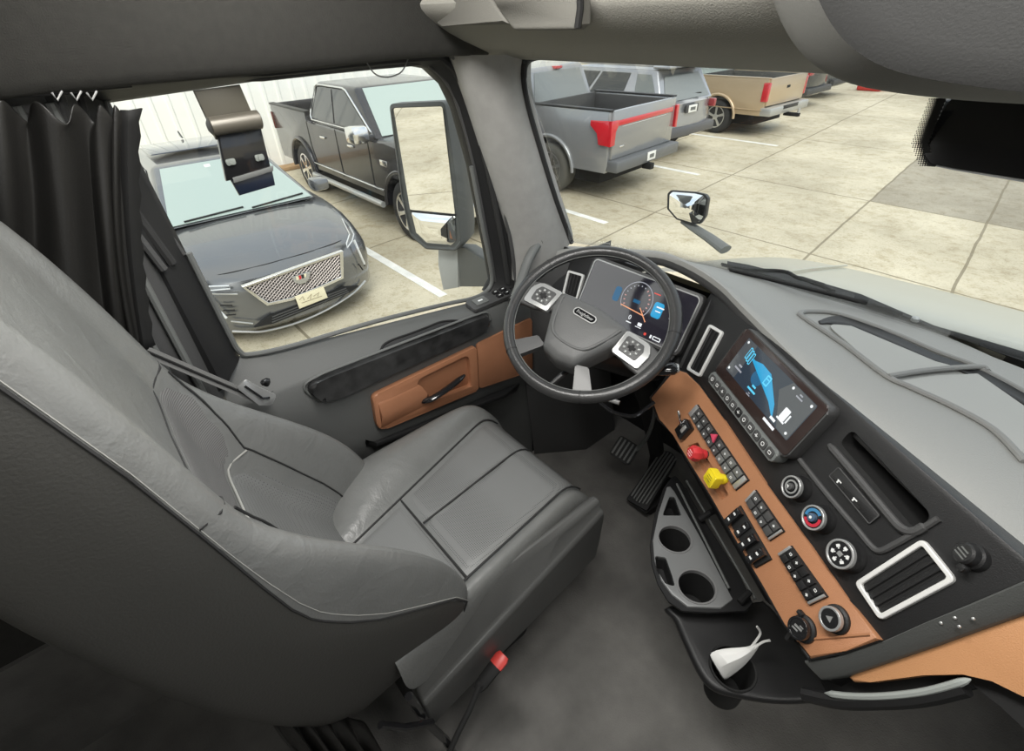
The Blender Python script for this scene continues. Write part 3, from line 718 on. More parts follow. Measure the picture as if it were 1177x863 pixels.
icon(FM, -.083, .024, .024, 'seat', 'scr_cyan', sc); icon(FM, -.002, .014, .019, 'frame', 'scr_cyan', sc); icon(FM, .085, -.006, .024, 'pump', 'scr_white', sc)
icon(FM, -.088, -.012, .017, 'lines', 'scr_mid', sc); icon(FM, -.020, -.021, .018, 'lines', 'scr_cyan', sc); icon(FM, .070, -.038, .024, 'lines', 'scr_white', sc); icon(FM, -.02, -.036, .008, 'lines', 'scr_mid', sc)
icon(FM, .086, .040, .012, 'lines', 'scr_mid', sc)
for u, v in ((-.112, .043), (-.114, -.030), (.118, .043), (.115, -.030), (.06, .043)): icon(FM, u, v, .007, 'dot', 'scr_white', sc)
# key strip
FK = Frame(FD.p(-.002, -.070, .022), FD.e1, FD.n + FD.e2*-.12)
mb = MB(); mb.plate(FK, rrect(0, 0, .286, .029, .008), -.022, .008, bev=.004); ks = mb.build('key_strip', mat('key_strip_grey', (.16, .17, .165), .5), dash)
for i in range(11):
    u = -.126 + i*.0252
    if i == 5:
        mb = MB(); mb.plate(FK, rrect(u, 0, .020, .018, .004), .008, .0105, bev=.001); mb.build('screen_key', 'plastic', ks)
    else:
        mb = MB(); mb.plate(FK, rrect(u, 0, .021, .019, .004), .008, .0102, bev=.001); mb.build('screen_key', 'plastic_mid', ks)
    mb = MB()
    if i % 3 == 0: mb.ring(FK, circ(u, 0, .0048, 12), circ(u, 0, .0032, 12), .0102, .0106)
    elif i % 3 == 1: mb.ring(FK, rrect(u, 0, .009, .007, .001, 2), rrect(u, 0, .0065, .0045, .0006, 2), .0102, .0106)
    else: mb.plate(FK, rrect(u, 0, .009, .002, .0003), .0102, .0106); mb.plate(FK, rrect(u, .001, .002, .008, .0003), .0102, .0106)
    mb.build('key_mark', 'white_print', ks, flat=True)
# ---- three climate knobs
def knob(fr, u, v, R, H, kind, name='climate_knob'):
    k = fr.sub(u, v)
    mb = MB(); mb.lathe(k, [(R*1.18, -.002), (R*1.15, .004), (R*1.06, .007), (R*1.02, H*.6), (R*.98, H)], 36); o = mb.build(name, 'plastic', dash, ang=30)
    mb = MB(); mb.ring(k, circ(0, 0, R, 36), circ(0, 0, R*.84, 36), H-.006, H+.0025); mb.build('knob_ring', 'silver', o, ang=30, bevel=.0008)
    mb = MB(); mb.plate(k, circ(0, 0, R*.85, 32), H-.004, H+.0005); mb.build('knob_face', 'gloss', o)
    if kind == 'fan':
        mb = MB(); mb.ring(k, circ(0, 0, R*.62, 28), circ(0, 0, R*.48, 28), H, H+.0016); mb.build('knob_dial', 'silver', o)
        mb = MB(); mb.lathe(k, [(R*.32, H), (R*.30, H+.006), (R*.2, H+.007)], 20); mb.build('knob_centre', 'plastic_mid', o)
        mb = MB(); mb.plate(k, rrect(-R*.1, -R*.02, R*.22, R*.1, .0004), H+.007, H+.0074); mb.plate(k, rrect(-R*.02, -R*.08, R*.08, R*.26, .0004), H+.007, H+.0074); mb.build('fan_mark', 'white_print', o)
    elif kind == 'temp':
        for nm, m_, a0, a1 in (('cold_arc', mat('cold_blue', (.05, .2, .38), .3), PI*.35, PI*1.15), ('hot_arc', mat('hot_red', (.5, .03, .05), .3), -PI*.75, PI*.2)):
            mb = MB(); A, B = circ(0, 0, R*.74, 20, a0, a1), circ(0, 0, R*.5, 20, a0, a1)
            mb.grid([[k.p(*p, H+.0005) for p in A], [k.p(*p, H+.0018) for p in A], [k.p(*p, H+.0018) for p in B], [k.p(*p, H+.0005) for p in B]]); mb.build(nm, m_, o)
        mb = MB(); mb.lathe(k, [(R*.36, H), (R*.34, H+.006), (R*.22, H+.007)], 20); mb.build('knob_centre', mat('knob_blue_grey', (.06, .10, .16), .3), o)
        mb = MB(); mb.plate(k, circ(0, 0, R*.12, 12), H+.007, H+.0074); mb.build('knob_mark', 'white_print', o)
    else:
        for i in range(6):
            a = PI/2+i*PI/3; mb = MB(); mb.plate(k, rrect(R*.55*math.cos(a), R*.55*math.sin(a), R*.26, R*.2, .0008, 3, a-PI/2), H+.0004, H+.0014); mb.plate(k, circ(R*.38*math.cos(a), R*.38*math.sin(a), R*.05, 8), H+.0004, H+.0014); mb.build('airflow_mark', 'white_print', o, flat=True)
        mb = MB(); mb.plate(k, rrect(0, 0, R*.34, R*.3, .001), H+.0004, H+.002); mb.build('knob_mark', 'silver', o)
    return o
knob(FD, .203, -.083, .0215, .024, 'fan'); knob(FD, .273, -.086, .0225, .024, 'temp'); knob(FD, .347, -.087, .0245, .024, 'mode')
# power socket with its cap
sk = FD.sub(.4475, .056); sk = Frame(sk.O, sk.e1, sk.n - sk.e1*.25)
mb = MB(); mb.lathe(sk, [(.019, -.004), (.018, .005), (.0155, .008), (.015, .018), (.0125, .021)], 28); so_ = mb.build('socket_cap', 'plastic', dash, ang=30)
mb = MB(); mb.plate(sk, rrect(.012, -.016, .010, .012, .003), .008, .018, bev=.003); mb.build('cap_tab', 'plastic', so_)
mb = MB()
for i in range(3): mb.plate(sk, rrect(0, .005-.005*i, .017-.004*(i == 0), .002, .0004), .021, .0215)
mb.build('cap_mark', 'plastic_grey', so_)

# ---- brown switch panel
k2 = lambda x, y: FD.uv(x, y, .008)
bpx = [(748, 457), (757, 482), (775, 499), (789, 525), (817, 570), (845, 619), (876, 671), (902, 717), (931, 757), (972, 748), (1011, 735), (975, 690), (930, 625), (880, 556), (832, 483), (802, 442), (788, 428), (776, 424)]
bp = [k2(*q) for q in bpx]
mb = MB(); mb.plate(FD, bp, -.012, .008, bev=.004, seg=3); brn = mb.build('switch_panel', 'brown', dash, ang=40)
# pocket around the brake knobs
pk = roundpoly([k2(789, 513), k2(802, 508), k2(838, 569), k2(829, 575), k2(805, 535)], .006)
cb = MB(); cb.plate(FD, pk, -.006, .05); cut(brn, cb)
mb = MB(); mb.plate(FD, pk, -.010, -.005); mb.build('knob_pocket', 'brown', brn)
mb = MB(); mb.tube([FD.p(*k2(*q), .009) for q in ((917, 736), (950, 733), (1000, 729))], .0022, 6); mb.build('panel_crease', 'brown', brn)
mb = MB(); mb.tube([FD.p(*FD.uv(x, y, .002), .002) for x, y in bpx], .004, 6, closed=True); mb.build('panel_border', 'plastic', brn)
def switch_bank(quad, rows_, cols, ends, hazard=None, marks=None):
    q = [Vector(k2(*c)) for c in quad]           # top right, top left, bottom left, bottom right (seen from the seat)
    a, b, c, d = q
    mb = MB(); mb.plate(FD, [tuple(x) for x in (a, b, c, d)], .004, .0125, bev=.002); bank = mb.build('switch_bank', 'matt_black', dash)
    P = lambda s, t: (a.lerp(d, s)).lerp(b.lerp(c, s), t)
    if ends:
        for s0, s1 in ((-.01, .02), (.94, .995)) if ends == 1 else ((0.0, .055), (.945, .995)):
            mb = MB(); mb.plate(FD, [tuple(P(s, t)) for s, t in ((s0, .04), (s0, .96), (s1, .96), (s1, .04))], .011, .0155, bev=.0015); mb.build('bank_end', 'silver', bank)
    lo, hi = .06, .94
    for i in range(rows_):
        for j in range(cols):
            s0, s1 = lo+(hi-lo)*(i+.08)/rows_, lo+(hi-lo)*(i+.92)/rows_; t0, t1 = (j+.08)/cols, (j+.92)/cols
            if hazard and (i, j) == hazard: continue
            if hazard and abs(i-hazard[0]) == 0: pass
            mb = MB(); mb.plate(FD, [tuple(P(s, t)) for s, t in ((s0, t0), (s0, t1), (s1, t1), (s1, t0))], .012, .0165, bev=.0015)
            sw = mb.build('switch', 'plastic_grey' if (marks is None and i > rows_*.5) else 'plastic_mid' if marks != 2 else 'plastic', bank)
            if marks is None or (i*2+j) % 3 != 1:
                m0 = P((s0+s1)/2, (t0+t1)/2); mb = MB()
                if (i+j) % 2: mb.plate(FD, rrect(m0.x, m0.y, .0055, .0022, .0003), .0165, .0168); mb.plate(FD, rrect(m0.x, m0.y, .0018, .0055, .0003), .0165, .0168)
                else: mb.ring(FD, rrect(m0.x, m0.y, .0058, .0048, .001, 2), rrect(m0.x, m0.y, .0036, .0026, .0006, 2), .0165, .0168)
                mb.build('switch_mark', 'white_print', bank, flat=True)
    if hazard:
        i, j = hazard; m0 = P(lo+(hi-lo)*(i+.5)/rows_, (j+.5)/cols)
        mb = MB(); mb.plate(FD, [(m0.x-.012, m0.y-.002), (m0.x+.010, m0.y-.010), (m0.x+.004, m0.y+.012)], .013, .020, bev=.002); mb.build('hazard_switch', mat('hazard_red', (.62, .07, .13), .35), bank)
    return bank
switch_bank([(803, 465), (793, 476), (847, 564), (862, 552)], 8, 2, 2, (3, 0))
switch_bank([(870, 563), (858, 576), (886, 622), (903, 611)], 4, 2, 2, None, 1)
switch_bank([(911, 627), (896, 637), (932, 696), (953, 686)], 5, 2, 2, None, 2)
# lever bank
q = [Vector(k2(*c)) for c in ((852, 581), (837, 595), (870, 653), (888, 643))]
mb = MB(); mb.plate(FD, [tuple(x) for x in q], .003, .014, bev=.003); lb = mb.build('lever_bank', 'matt_black', dash)
for i in range(4):
    s = (i+.5)/4; A = q[0].lerp(q[3], s); B = q[1].lerp(q[2], s); m0 = A.lerp(B, .5); d = (q[3]-q[0]).normalized(); w = (B-A)
    mb = MB(); pts = [m0-w*.5-d*.0085, m0+w*.5-d*.0085, m0+w*.5+d*.0085, m0-w*.5+d*.0085]
    h = .026 if i in (0, 2, 3) else .019
    mb.plate(FD, [tuple(x) for x in pts], .013, h, bev=.003, seg=2); lv = mb.build('bank_lever', 'gloss', lb)
    for sg in (-.22, .22):
        c0 = m0+w*sg; mb = MB(); mb.plate(FD, rrect(c0.x, c0.y, .007, .004, .0005), h, h+.0004); mb.build('lever_mark', 'white_print', lb, flat=True)
# parking brake knobs
def brake_knob(px, py, m, nsd, nm):
    u, v = FD.uv(px, py, .045); k = FD.sub(u-.006, v+.016, 0)
    k = Frame(k.O, k.e1, FD.n + FD.e2*-.15)
    mb = MB(); mb.lathe(k, [(.015, -.008), (.014, .003), (.0095, .004), (.009, .026)], 20); o = mb.build(nm, 'rubber' if m != 'yellow' else 'yellow', dash, ang=30)
    mb = MB()
    if nsd == 8:
        mb.lathe(k, [(.010, .022), (.017, .028), (.0195, .036), (.019, .046), (.015, .052), (.006, .053)], 8)
    else:
        mb.plate(k, roundpoly([(-.017, -.017), (.017, -.017), (.017, .017), (-.017, .017)], .004), .03, .05, bev=.003)
    h = mb.build('knob_head', m, o, ang=30)
    mb = MB(); mb.lathe(k, [(.0115, .012), (.0125, .02), (.011, .03)], 16); mb.build('knob_collar', m, o)
    for i in range(3):
        mb = MB(); mb.plate(k, rrect(0, .006-.006*i, .018-.004*(i != 1), .0022, .0003), .0505 if nsd == 4 else .0525, .0512 if nsd == 4 else .0536); mb.build('knob_mark', mat('knob_print', (.35, .3, .02) if m == 'yellow' else (.75, .4, .4), .5), o, flat=True)
brake_knob(795, 526, 'red', 8, 'trailer_brake_knob'); brake_knob(816, 555, 'yellow', 4, 'parking_brake_knob')
# ignition with key
u, v = FD.uv(788, 494, .012); k = FD.sub(u, v)
mb = MB(); mb.plate(FD, rrect(u, v, .036, .046, .004, 4, -.1), .004, .026, bev=.004); ig = mb.build('ignition_switch', 'gloss', dash)
mb = MB(); mb.plate(FD, rrect(u+.008, v+.006, .011, .022, .002, 3, -.1), .026, .0285, bev=.001); mb.build('ignition_plate', 'silver', ig)
mb = MB(); mb.tube([FD.p(u-.012, v+.002, .022), FD.p(u-.02, v+.02, .034), FD.p(u-.03, v+.032, .042)], [.004, .005, .0045], 8, flat=.5); mb.build('ignition_key', 'chrome', ig)
# two rotary switches at the bottom of the panel
for (px, py), tail in (((918, 722), True), ((955, 711), False)):
    u, v = FD.uv(px, py, .022); k = FD.sub(u, v)
    mb = MB(); mb.lathe(k, [(.024, .006), (.023, .012), (.019, .014), (.0185, .024)], 28); o = mb.build('rotary_switch', 'plastic', dash, ang=30)
    mb = MB(); mb.ring(k, circ(0, 0, .0195, 28), circ(0, 0, .0155, 28), .018, .026); mb.build('rotary_ring', 'gloss' if tail else 'silver', o, bevel=.0006)
    mb = MB(); mb.plate(k, circ(0, 0, .0158, 24), .02, .0248); mb.build('rotary_face', 'gloss', o)
    mb = MB()
    if tail:
        mb.plate(k, rrect(0, .002, .016, .004, .0005, 3, .3), .0248, .0254); mb.plate(k, rrect(-.002, -.005, .012, .003, .0005, 3, .3), .0248, .0254); mb.plate(k, rrect(.003, .008, .008, .002, .0005, 3, .3), .0248, .0254)
    else: mb.plate(k, [(-.007, -.003), (.005, -.004), (.001, .007)], .0248, .0254)
    mb.build('rotary_mark', 'silver', o, flat=True)
    if tail:
        mb = MB(); mb.plate(FD, rrect(u-.004, v-.028, .008, .026, .003, 3, .2), .008, .018, bev=.002); mb.plate(FD, rrect(u-.020, v+.014, .012, .008, .002, 3, .2), .008, .018, bev=.002); mb.build('rotary_tab', 'plastic', o)

# ---- instrument cluster
mb = MB(); mb.plate(FC, [(-.40, .075), (.30, .075), (.30, -.145), (-.40, -.13)], -.05, -.012, bev=.004); mb.build('cluster_surround', 'plastic', dash)
mb = MB(); mb.plate(FC, rrect(-.0375, -.008, .395, .182, .020), -.02, .010, bev=.005); cl = mb.build('instrument_display', 'plastic_mid', dash)
FI = Frame(FC.p(-.0375, -.008, .010), FC.e1, FC.n)
mb = MB(); mb.plate(FI, rrect(0, 0, .375, .162, .014), 0, .0012); mb.build('display_glass', 'screen', cl)
mb = MB(); mb.ring(FI, rrect(0, 0, .380, .167, .016), rrect(0, 0, .373, .160, .013), 0, .0026); mb.build('display_edge', 'silver', cl)
GU, GV = .008, .012
for u0, u1 in ((-.075, -.052), (.068, .10)):
    mb = MB(); mb.plate(FI, rrect((u0+u1)/2, GV-.005, u1-u0, .045, .008), .0016, .0019); mb.build('display_area', 'scr_blue' if u0 > 0 else 'scr_dblue', cl)
R0 = .052
mb = MB(); A, B = circ(GU, GV, R0+.002, 44, -PI*.22, PI*1.22), circ(GU, GV, R0-.0005, 44, -PI*.22, PI*1.22)
mb.grid([[FI.p(*p, .0021) for p in A], [FI.p(*p, .0024) for p in B]]); mb.build('gauge_ring', 'scr_mid', cl, flat=True)
for i in range(15):
    a = PI*1.18-i*PI*1.36/14; mb = MB(); mb.plate(FI, rrect(GU+(R0-.010)*math.cos(a), GV+(R0-.010)*math.sin(a), .0055 if i > 8 or i < 3 else .004, .0035, .0005, 2, a), .0021, .0023); mb.build('gauge_tick', 'scr_mid' if 2 < i < 9 else mat('gauge_pink', (0, 0, 0), .1, emit=(.55, .30, .28), estr=1), cl, flat=True)
mb = MB(); mb.plate(FI, [(GU-.045, GV-.030), (GU+.04, GV-.036), (GU+.042, GV-.033), (GU-.045, GV-.027)], .0024, .0026); mb.build('gauge_needle', 'scr_orange', cl, flat=True)
mb = MB(); mb.plate(FI, [(GU+.022, GV-.016), (GU+.056, GV-.048), (GU+.054, GV-.05), (GU+.02, GV-.018)], .0024, .0026); mb.build('gauge_needle', 'scr_orange', cl, flat=True)
mb = MB(); mb.plate(FI, rrect(GU+.002, GV-.004, .024, .010, .002), .0021, .0023); mb.build('gauge_centre', 'scr_dblue', cl, flat=True)
text('speed_digit', '0', FI, GU+.002, GV-.054, .0022, .02, 'scr_white', cl, .0002); mb = MB(); mb.plate(FI, rrect(GU+.004, GV-.068, .018, .003, .0005), .0021, .0023); mb.plate(FI, rrect(GU+.042, GV-.062, .014, .010, .001), .0021, .0023); mb.plate(FI, rrect(GU+.04, GV-.071, .02, .002, .0005), .0021, .0023); mb.build('display_text', 'scr_white', cl, flat=True)
mb = MB(); mb.plate(FI, rrect(.064, GV+.037, .022, .003, .0006), .0021, .0023); mb.plate(FI, rrect(.078, -.068, .008, .008, .003), .0021, .0023); mb.build('display_warning', 'scr_red', cl, flat=True)
mb = MB(); mb.plate(FI, rrect(.09, GV+.004, .025, .004, .0006), .0021, .0024); mb.plate(FI, rrect(.087, GV-.008, .018, .003, .0006), .0021, .0024); mb.plate(FI, rrect(.098, -.068, .006, .010, .001), .0021, .0023); mb.ring(FI, rrect(.118, -.068, .026, .011, .002), rrect(.118, -.068, .021, .006, .001), .0021, .0023); mb.plate(FI, rrect(.145, .008, .012, .007, .001), .0021, .0023); mb.plate(FI, rrect(.135, -.001, .016, .002, .0004), .0021, .0023); mb.build('display_text', 'scr_white', cl, flat=True)
# panel between cluster and centre fascia, left end of the dash, lower dash
rows = []
for u in (.17, .20, .24, .28):
    rows.append([FC.p(u, .105, -.012-(u-.17)*.25), FC.p(u, .05, -.005-(u-.17)*.25), FC.p(u, -.04, -.004-(u-.17)*.25), FC.p(u, -.12, -.004-(u-.17)*.3)])
mb = MB(); mb.grid(rows); mb.build('dash_corner', 'plastic_mid', dash, ang=50, solid=.01)
rows = []
for x, y0 in ((-1.20, 1.075), (-1.12, 1.085), (-1.04, 1.09), (-.9, 1.075), (-.75, 1.065), (-.66, 1.06), (-.60, 1.055)):
    rows.append([(x, y0+.045, .885), (x, y0, .86), (x, y0+.01, .82), (x, y0+.08, .74), (x, y0+.22, .66), (x, 1.42, .62)])
mb = MB(); mb.grid(rows); mb.build('knee_panel', 'plastic', dash, ang=50)
mb = MB(); mb.grid([[(-1.225, 1.06, .99), (-1.225, 1.03, .86), (-1.225, 1.05, .5), (-1.225, 1.1, .0)], [(-1.14, 1.14, .99), (-1.14, 1.085, .86), (-1.14, 1.13, .5), (-1.14, 1.22, .0)], [(-1.085, 1.15, .995), (-1.085, 1.10, .87), (-1.085, 1.17, .5), (-1.085, 1.3, .0)], [(-1.085, 1.35, .995), (-1.085, 1.35, .87), (-1.085, 1.4, .5), (-1.085, 1.5, .0)]]); mb.build('dash_end', 'plastic_mid', dash, ang=60)
rows = []
for u, w in ((-.37, -.05), (-.335, -.012), (-.2, -.012), (0, -.012), (.2, -.012), (.40, -.012), (.45, -.02), (.47, -.05)):
    rows.append([FD.p(u, -.12, w), FD.p(u, -.22, w), FD.p(u, -.272, w-.002), FD.p(u, -.29, w-.03), FD.p(u+.0, -.34, w-.15), FD.p(u, -.44 if u < .3 else -.35, w-.20)])
mb = MB(); mb.grid(rows); mb.build('lower_dash', 'plastic', dash, ang=50)
# right end frame of the fascia and the passenger side of the dash
def fr_px(px, py, w): return FD.p(*FD.uv(px, py, w), w)
R1 = [fr_px(925, 759, -.004), fr_px(960, 755, -.002), fr_px(1013, 737, -.002), fr_px(1062, 714, -.002), fr_px(1120, 691, -.002), fr_px(1190, 661, -.002)]
R2 = [fr_px(945, 781, -.02), fr_px(975, 776, -.02), fr_px(1025, 759, -.02), fr_px(1075, 742, -.02), fr_px(1130, 722, -.02), fr_px(1195, 699, -.02)]
mb = MB(); mb.grid([[q-FD.n*.03 for q in R1], R1, [a.lerp(b, .12)+FD.n*.004 for a, b in zip(R1, R2)], [a.lerp(b, .5)+FD.n*.004 for a, b in zip(R1, R2)], [a.lerp(b, .92)+FD.n*.002 for a, b in zip(R1, R2)], R2, [q-FD.n*.05 for q in R2]]); mb.build('end_frame', mat('end_frame_grey', (.075, .078, .075), .5, bump=.3, bscale=420), dash, ang=50)
for px, py in ((1082, 716), (1098, 710), (1119, 711), (1103, 720)):
    q = fr_px(px, py, -.004); mb = MB(); mb.lathe(Frame(q, FD.e1, FD.n), [(.0022, 0), (.002, .002), (.001, .0026)], 10); mb.build('trim_clip', 'silver', dash)
WP = -.028
pp = [FD.uv(x, y, WP) for x, y in ((975, 778), (983, 771), (1040, 754), (1100, 734), (1177, 706), (1192, 701), (1192, 808), (1177, 797), (1140, 779), (1105, 771), (1060, 776), (1000, 784), (981, 784))]
mb = MB(); mb.plate(FD, pp, WP-.02, WP, bev=.004, seg=3); mb.build('passenger_trim', mat('saddle_brown_light', (.52, .26, .12), .45, bump=.35, bscale=600), dash, ang=40)
# pocket slot under the trim with its satin lip, dark lower dash below
WL = -.05
pk = [FD.uv(x, y, WL) for x, y in ((925, 752), (975, 766), (1060, 765), (1125, 765), (1180, 792), (1245, 830), (1245, 905), (1150, 812), (1118, 784), (1050, 800), (975, 803), (950, 797))]
mb = MB(); mb.plate(FD, pk, WL-.05, WL, bev=.003); mb.build('passenger_pocket', 'matt_black', dash)
lipp = smooth([fr_px(x, y, -.03) for x, y in ((948, 796.5), (975, 800), (1010, 800.5), (1050, 797), (1080, 791), (1116, 780.5))], 5)
mb = MB(); mb.tube(lipp, [.001, .003]+[.0055]*(len(lipp)-4)+[.004, .001], 8); mb.build('pocket_lip', mat('lip_grey', (.42, .45, .43), .4, .3), dash)
mb = MB(); mb.tube(smooth([fr_px(x, y, -.04) for x, y in ((925, 798), (965, 806), (1010, 806), (1060, 802), (1110, 790))], 4), .012, 8); mb.build('pocket_underlip', 'plastic', dash)
mb = MB(); mb.grid([[(x, y, 1.03), (x, y+.02, .95), (x, y+.05, .80), (x+.01, y+.18, .62), (x+.02, y+.34, .5)] for x, y in ((.56, .80), (.68, .80), (.84, .83), (1.0, .86))]); mb.build('passenger_panel', 'plastic', dash, ang=50)
# ================================================================= steering wheel
CW = Vector((-.7375, .8552, 1.010)); NW = Vector((.21476, -.48444, .84806)); UW = Vector((.9142, .40527, 0))
F0 = Frame(CW, UW, NW); FW = F0.sub(0, 0, 0, math.radians(-20))
sw = thing('steering_wheel', 'charcoal four spoke steering wheel with silver button pods', 'steering wheel', CW)
def wpx(px, py, w=.01): return FW.uv(px, py, w)
RR = .2135
mb = MB(); mb.tube([FW.p(RR*math.cos(a), RR*math.sin(a)) for a in [2*PI*i/96 for i in range(96)]], .0155, 14, closed=True, up=NW); mb.build('rim', mat('rim_leather', (.032, .032, .032), .3, bump=.3, bscale=260), sw, ang=80)
for a in (math.radians(22), math.radians(158), math.radians(-58), math.radians(-122), math.radians(90)):
    if a > 1.5 and a < 1.6: continue
    c = FW.p(RR*math.cos(a), RR*math.sin(a)); t = FW.e2*math.cos(a)-FW.e1*math.sin(a)
    fr = Frame(c, FW.n, t); mb = MB(); mb.ring(fr, circ(0, 0, .0163, 20), circ(0, 0, .0145, 20), -.001, .001); mb.build('rim_seam', 'stitch', sw)
# inner stitched line on the rim
mb = MB(); mb.tube([FW.p((RR-.0152)*math.cos(a), (RR-.0152)*math.sin(a), .004) for a in [2*PI*i/90 for i in range(90)]], .0012, 5, closed=True); mb.build('rim_stitching', 'plastic_grey', sw)
# airbag hub
hub = roundpoly([(-.112, .030), (0, .042), (.112, .030), (.105, -.022), (.068, -.095), (.050, -.132), (0, -.142), (-.050, -.132), (-.068, -.095), (-.105, -.022)], [.012, .04, .012, .01, .02, .02, .03, .02, .02, .01])
def dome(mb, fr, poly, c, w0, h, steps=5, edge=.012):
    rows = []
    prof = [(1.0, w0-.03), (1.0, w0), (.975, w0+h*.45), (.92, w0+h*.75), (.75, w0+h*.93), (.4, w0+h), (.02, w0+h*1.01)]
    for k, wv in prof: rows.append([fr.p(c[0]+(u-c[0])*k, c[1]+(v-c[1])*k, wv) for u, v in poly])
    mb.grid(rows, closed_v=True, caps=True)
mb = MB(); dome(mb, FW, hub, (0, -.045), -.012, .034); hb = mb.build('airbag_hub', mat('hub_grey', (.085, .086, .085), .5, bump=.3, bscale=420), sw, ang=50)
# embossed shield line and badge
sh = smooth([FW.p(u, v, .0225) for u, v in ((-.092, .012), (-.078, -.03), (-.058, -.072), (-.035, -.088), (0, -.092), (.035, -.088), (.058, -.072), (.078, -.03), (.092, .012))], 4)
mb = MB(); mb.tube([p - FW.n*.0035*(1 if 4 < i < len(sh)-5 else 1.6) for i, p in enumerate(sh)], .0045, 8); mb.build('hub_crease', hb.data.materials[0], hb, ang=80)
def ell(a, b, n=32, c=(0, 0)): return [(c[0]+a*math.cos(2*PI*i/n), c[1]+b*math.sin(2*PI*i/n)) for i in range(n)]
def stad(a, b, n=10): return rrect(0, 0, 2*a, 2*b, b, n)
bd = FW.sub(-.006, -.004, .0215)
mb = MB(); mb.plate(bd, stad(.0335, .0105), -.004, .0022, bev=.001); eb = mb.build('badge', 'gloss', sw)
mb = MB(); mb.ring(bd, stad(.0345, .0112), stad(.0320, .0090), 0, .0034); mb.build('badge_ring', 'silver', eb)
text('badge_lettering', 'Freightliner', bd, 0, 0, .0023, .0128, 'silver', eb, .0005, 0, 'CENTER', .86)
# button pods, each on its spoke
for sg in (-1, 1):
    spoke = [(sg*.10, .022), (sg*.10, -.032), (sg*.15, -.052), (sg*.205, -.060), (sg*.212, -.02), (sg*.205, .016), (sg*.16, .03)]
    if sg < 0: spoke = spoke[::-1]
    mb = MB(); mb.plate(FW, spoke, -.014, .004, bev=.006, seg=3); mb.build('spoke', 'plastic_mid', sw)
    pod = roundpoly([(sg*.104, .024), (sg*.172, .020), (sg*.188, -.004), (sg*.183, -.050), (sg*.104, -.044)][::sg], [.005, .010, .012, .006, .005][::sg], 4)
    mb = MB(); mb.plate(FW, pod, .0, .0125, bev=.003, seg=3); pd = mb.build('button_pod', 'silver', sw)
    kb = roundpoly([(sg*.114, .013), (sg*.163, .010), (sg*.171, -.006), (sg*.167, -.037), (sg*.116, -.033)][::sg], .006, 4)
    mb = MB(); mb.plate(FW, kb, .010, .0142, bev=.0012); kp = mb.build('button_pad', 'plastic_mid', pd)
    cx, cy = sg*.1415, -.012
    mb = MB(); mb.plate(FW, [(cx-.010, cy+.004), (cx-.004, cy+.003), (cx-.003, cy+.009), (cx+.003, cy+.009), (cx+.004, cy+.003), (cx+.010, cy+.004), (cx+.010, cy-.004), (cx+.004, cy-.003), (cx+.003, cy-.009), (cx-.003, cy-.009), (cx-.004, cy-.003), (cx-.010, cy-.004)], .0135, .0165, bev=.0006); mb.build('rocker_button', 'matt_black', pd)
    for i in range(8):
        a = PI/8+i*PI/4; mb = MB(); mb.plate(FW, rrect(cx+.0185*math.cos(a), cy+.0165*math.sin(a), .009, .0085, .002, 3), .0135, .0156, bev=.0008); mb.build('pod_button', 'plastic_grey', pd)
        mb = MB(); mb.plate(FW, rrect(cx+.0185*math.cos(a), cy+.0165*math.sin(a), .0045, .0012, .0002, 2, a), .0156, .0159); mb.build('button_mark', 'white_print', pd, flat=True)
# two lower spokes, satin faced
for sg in (-1, 1):
    q = [(sg*.050, -.120), (sg*.083, -.108), (sg*.134, -.160), (sg*.096, -.190)]
    if sg < 0: q = q[::-1]
    mb = MB(); mb.plate(FW, roundpoly(q, .004), -.016, .002, bev=.004, seg=3); mb.build('lower_spoke', 'plastic_mid' if sg < 0 else mat('spoke_grey', (.15, .15, .147), .45), sw)
# ---- column with stalks
colm = thing('steering_column', 'black steering column with control stalks behind the wheel', 'steering column', (-.75, 1.05, .86))
ax0 = FW.p(0, -.05, -.055); ax1 = Vector((-.76, 1.13, .80)); 
mb = MB()
rows = []
for t, k in ((0, .7), (.1, .95), (.4, 1.0), (.75, 1.1), (1.0, 1.2)):
    c = ax0.lerp(ax1+Vector((0, .02, -.06)), t); f_ = Frame(c, UW, NW.lerp(Vector((0, -.75, .65)), .6))
    rows.append([f_.p(u*k, v*k) for u, v in rrect(0, 0, .15, .11, .035)])
mb.grid(rows, closed_v=True, caps=True); mb.build('column_shroud', 'plastic', colm, ang=50)
s0 = AP(735, 428, FW.p(0, 0, -.055), NW); s1 = AP(779, 423, FW.p(0, 0, -.05), NW)
mb = MB(); mb.tube([ax0.lerp(ax1, .3), s0.lerp(s1, .2), s0.lerp(s1, .55), s1.lerp(s0, .1), s1], [.010, .011, .017, .019, .013], 12, flat=.8); st = mb.build('shift_stalk', 'gloss', colm)
d_ = (s1-s0).normalized(); mb = MB(); mb.tube([s1-d_*.006, s1+d_*.003], [.016, .012], 12, flat=.8); mb.build('stalk_cap', 'silver', st)
q0 = AP(645, 432, FW.p(0, 0, -.06), NW); mb = MB(); mb.tube([ax0.lerp(ax1, .35), q0, AP(630, 445, FW.p(0, 0, -.065), NW)], [.008, .008, .006], 8); mb.build('turn_stalk', 'plastic', colm)
mb = MB(); mb.tube(smooth([AP(*p, FW.p(0, 0, -.09), NW) for p in ((690, 463), (706, 474), (728, 478), (742, 470), (752, 462))], 4), .005, 8); mb.build('column_lever', 'gloss', colm)
mb = MB(); mb.tube([AP(700, 459, FW.p(0, 0, -.085), NW), AP(712, 463, FW.p(0, 0, -.085), NW)], .006, 8); mb.build('lever_tip', 'silver', colm)
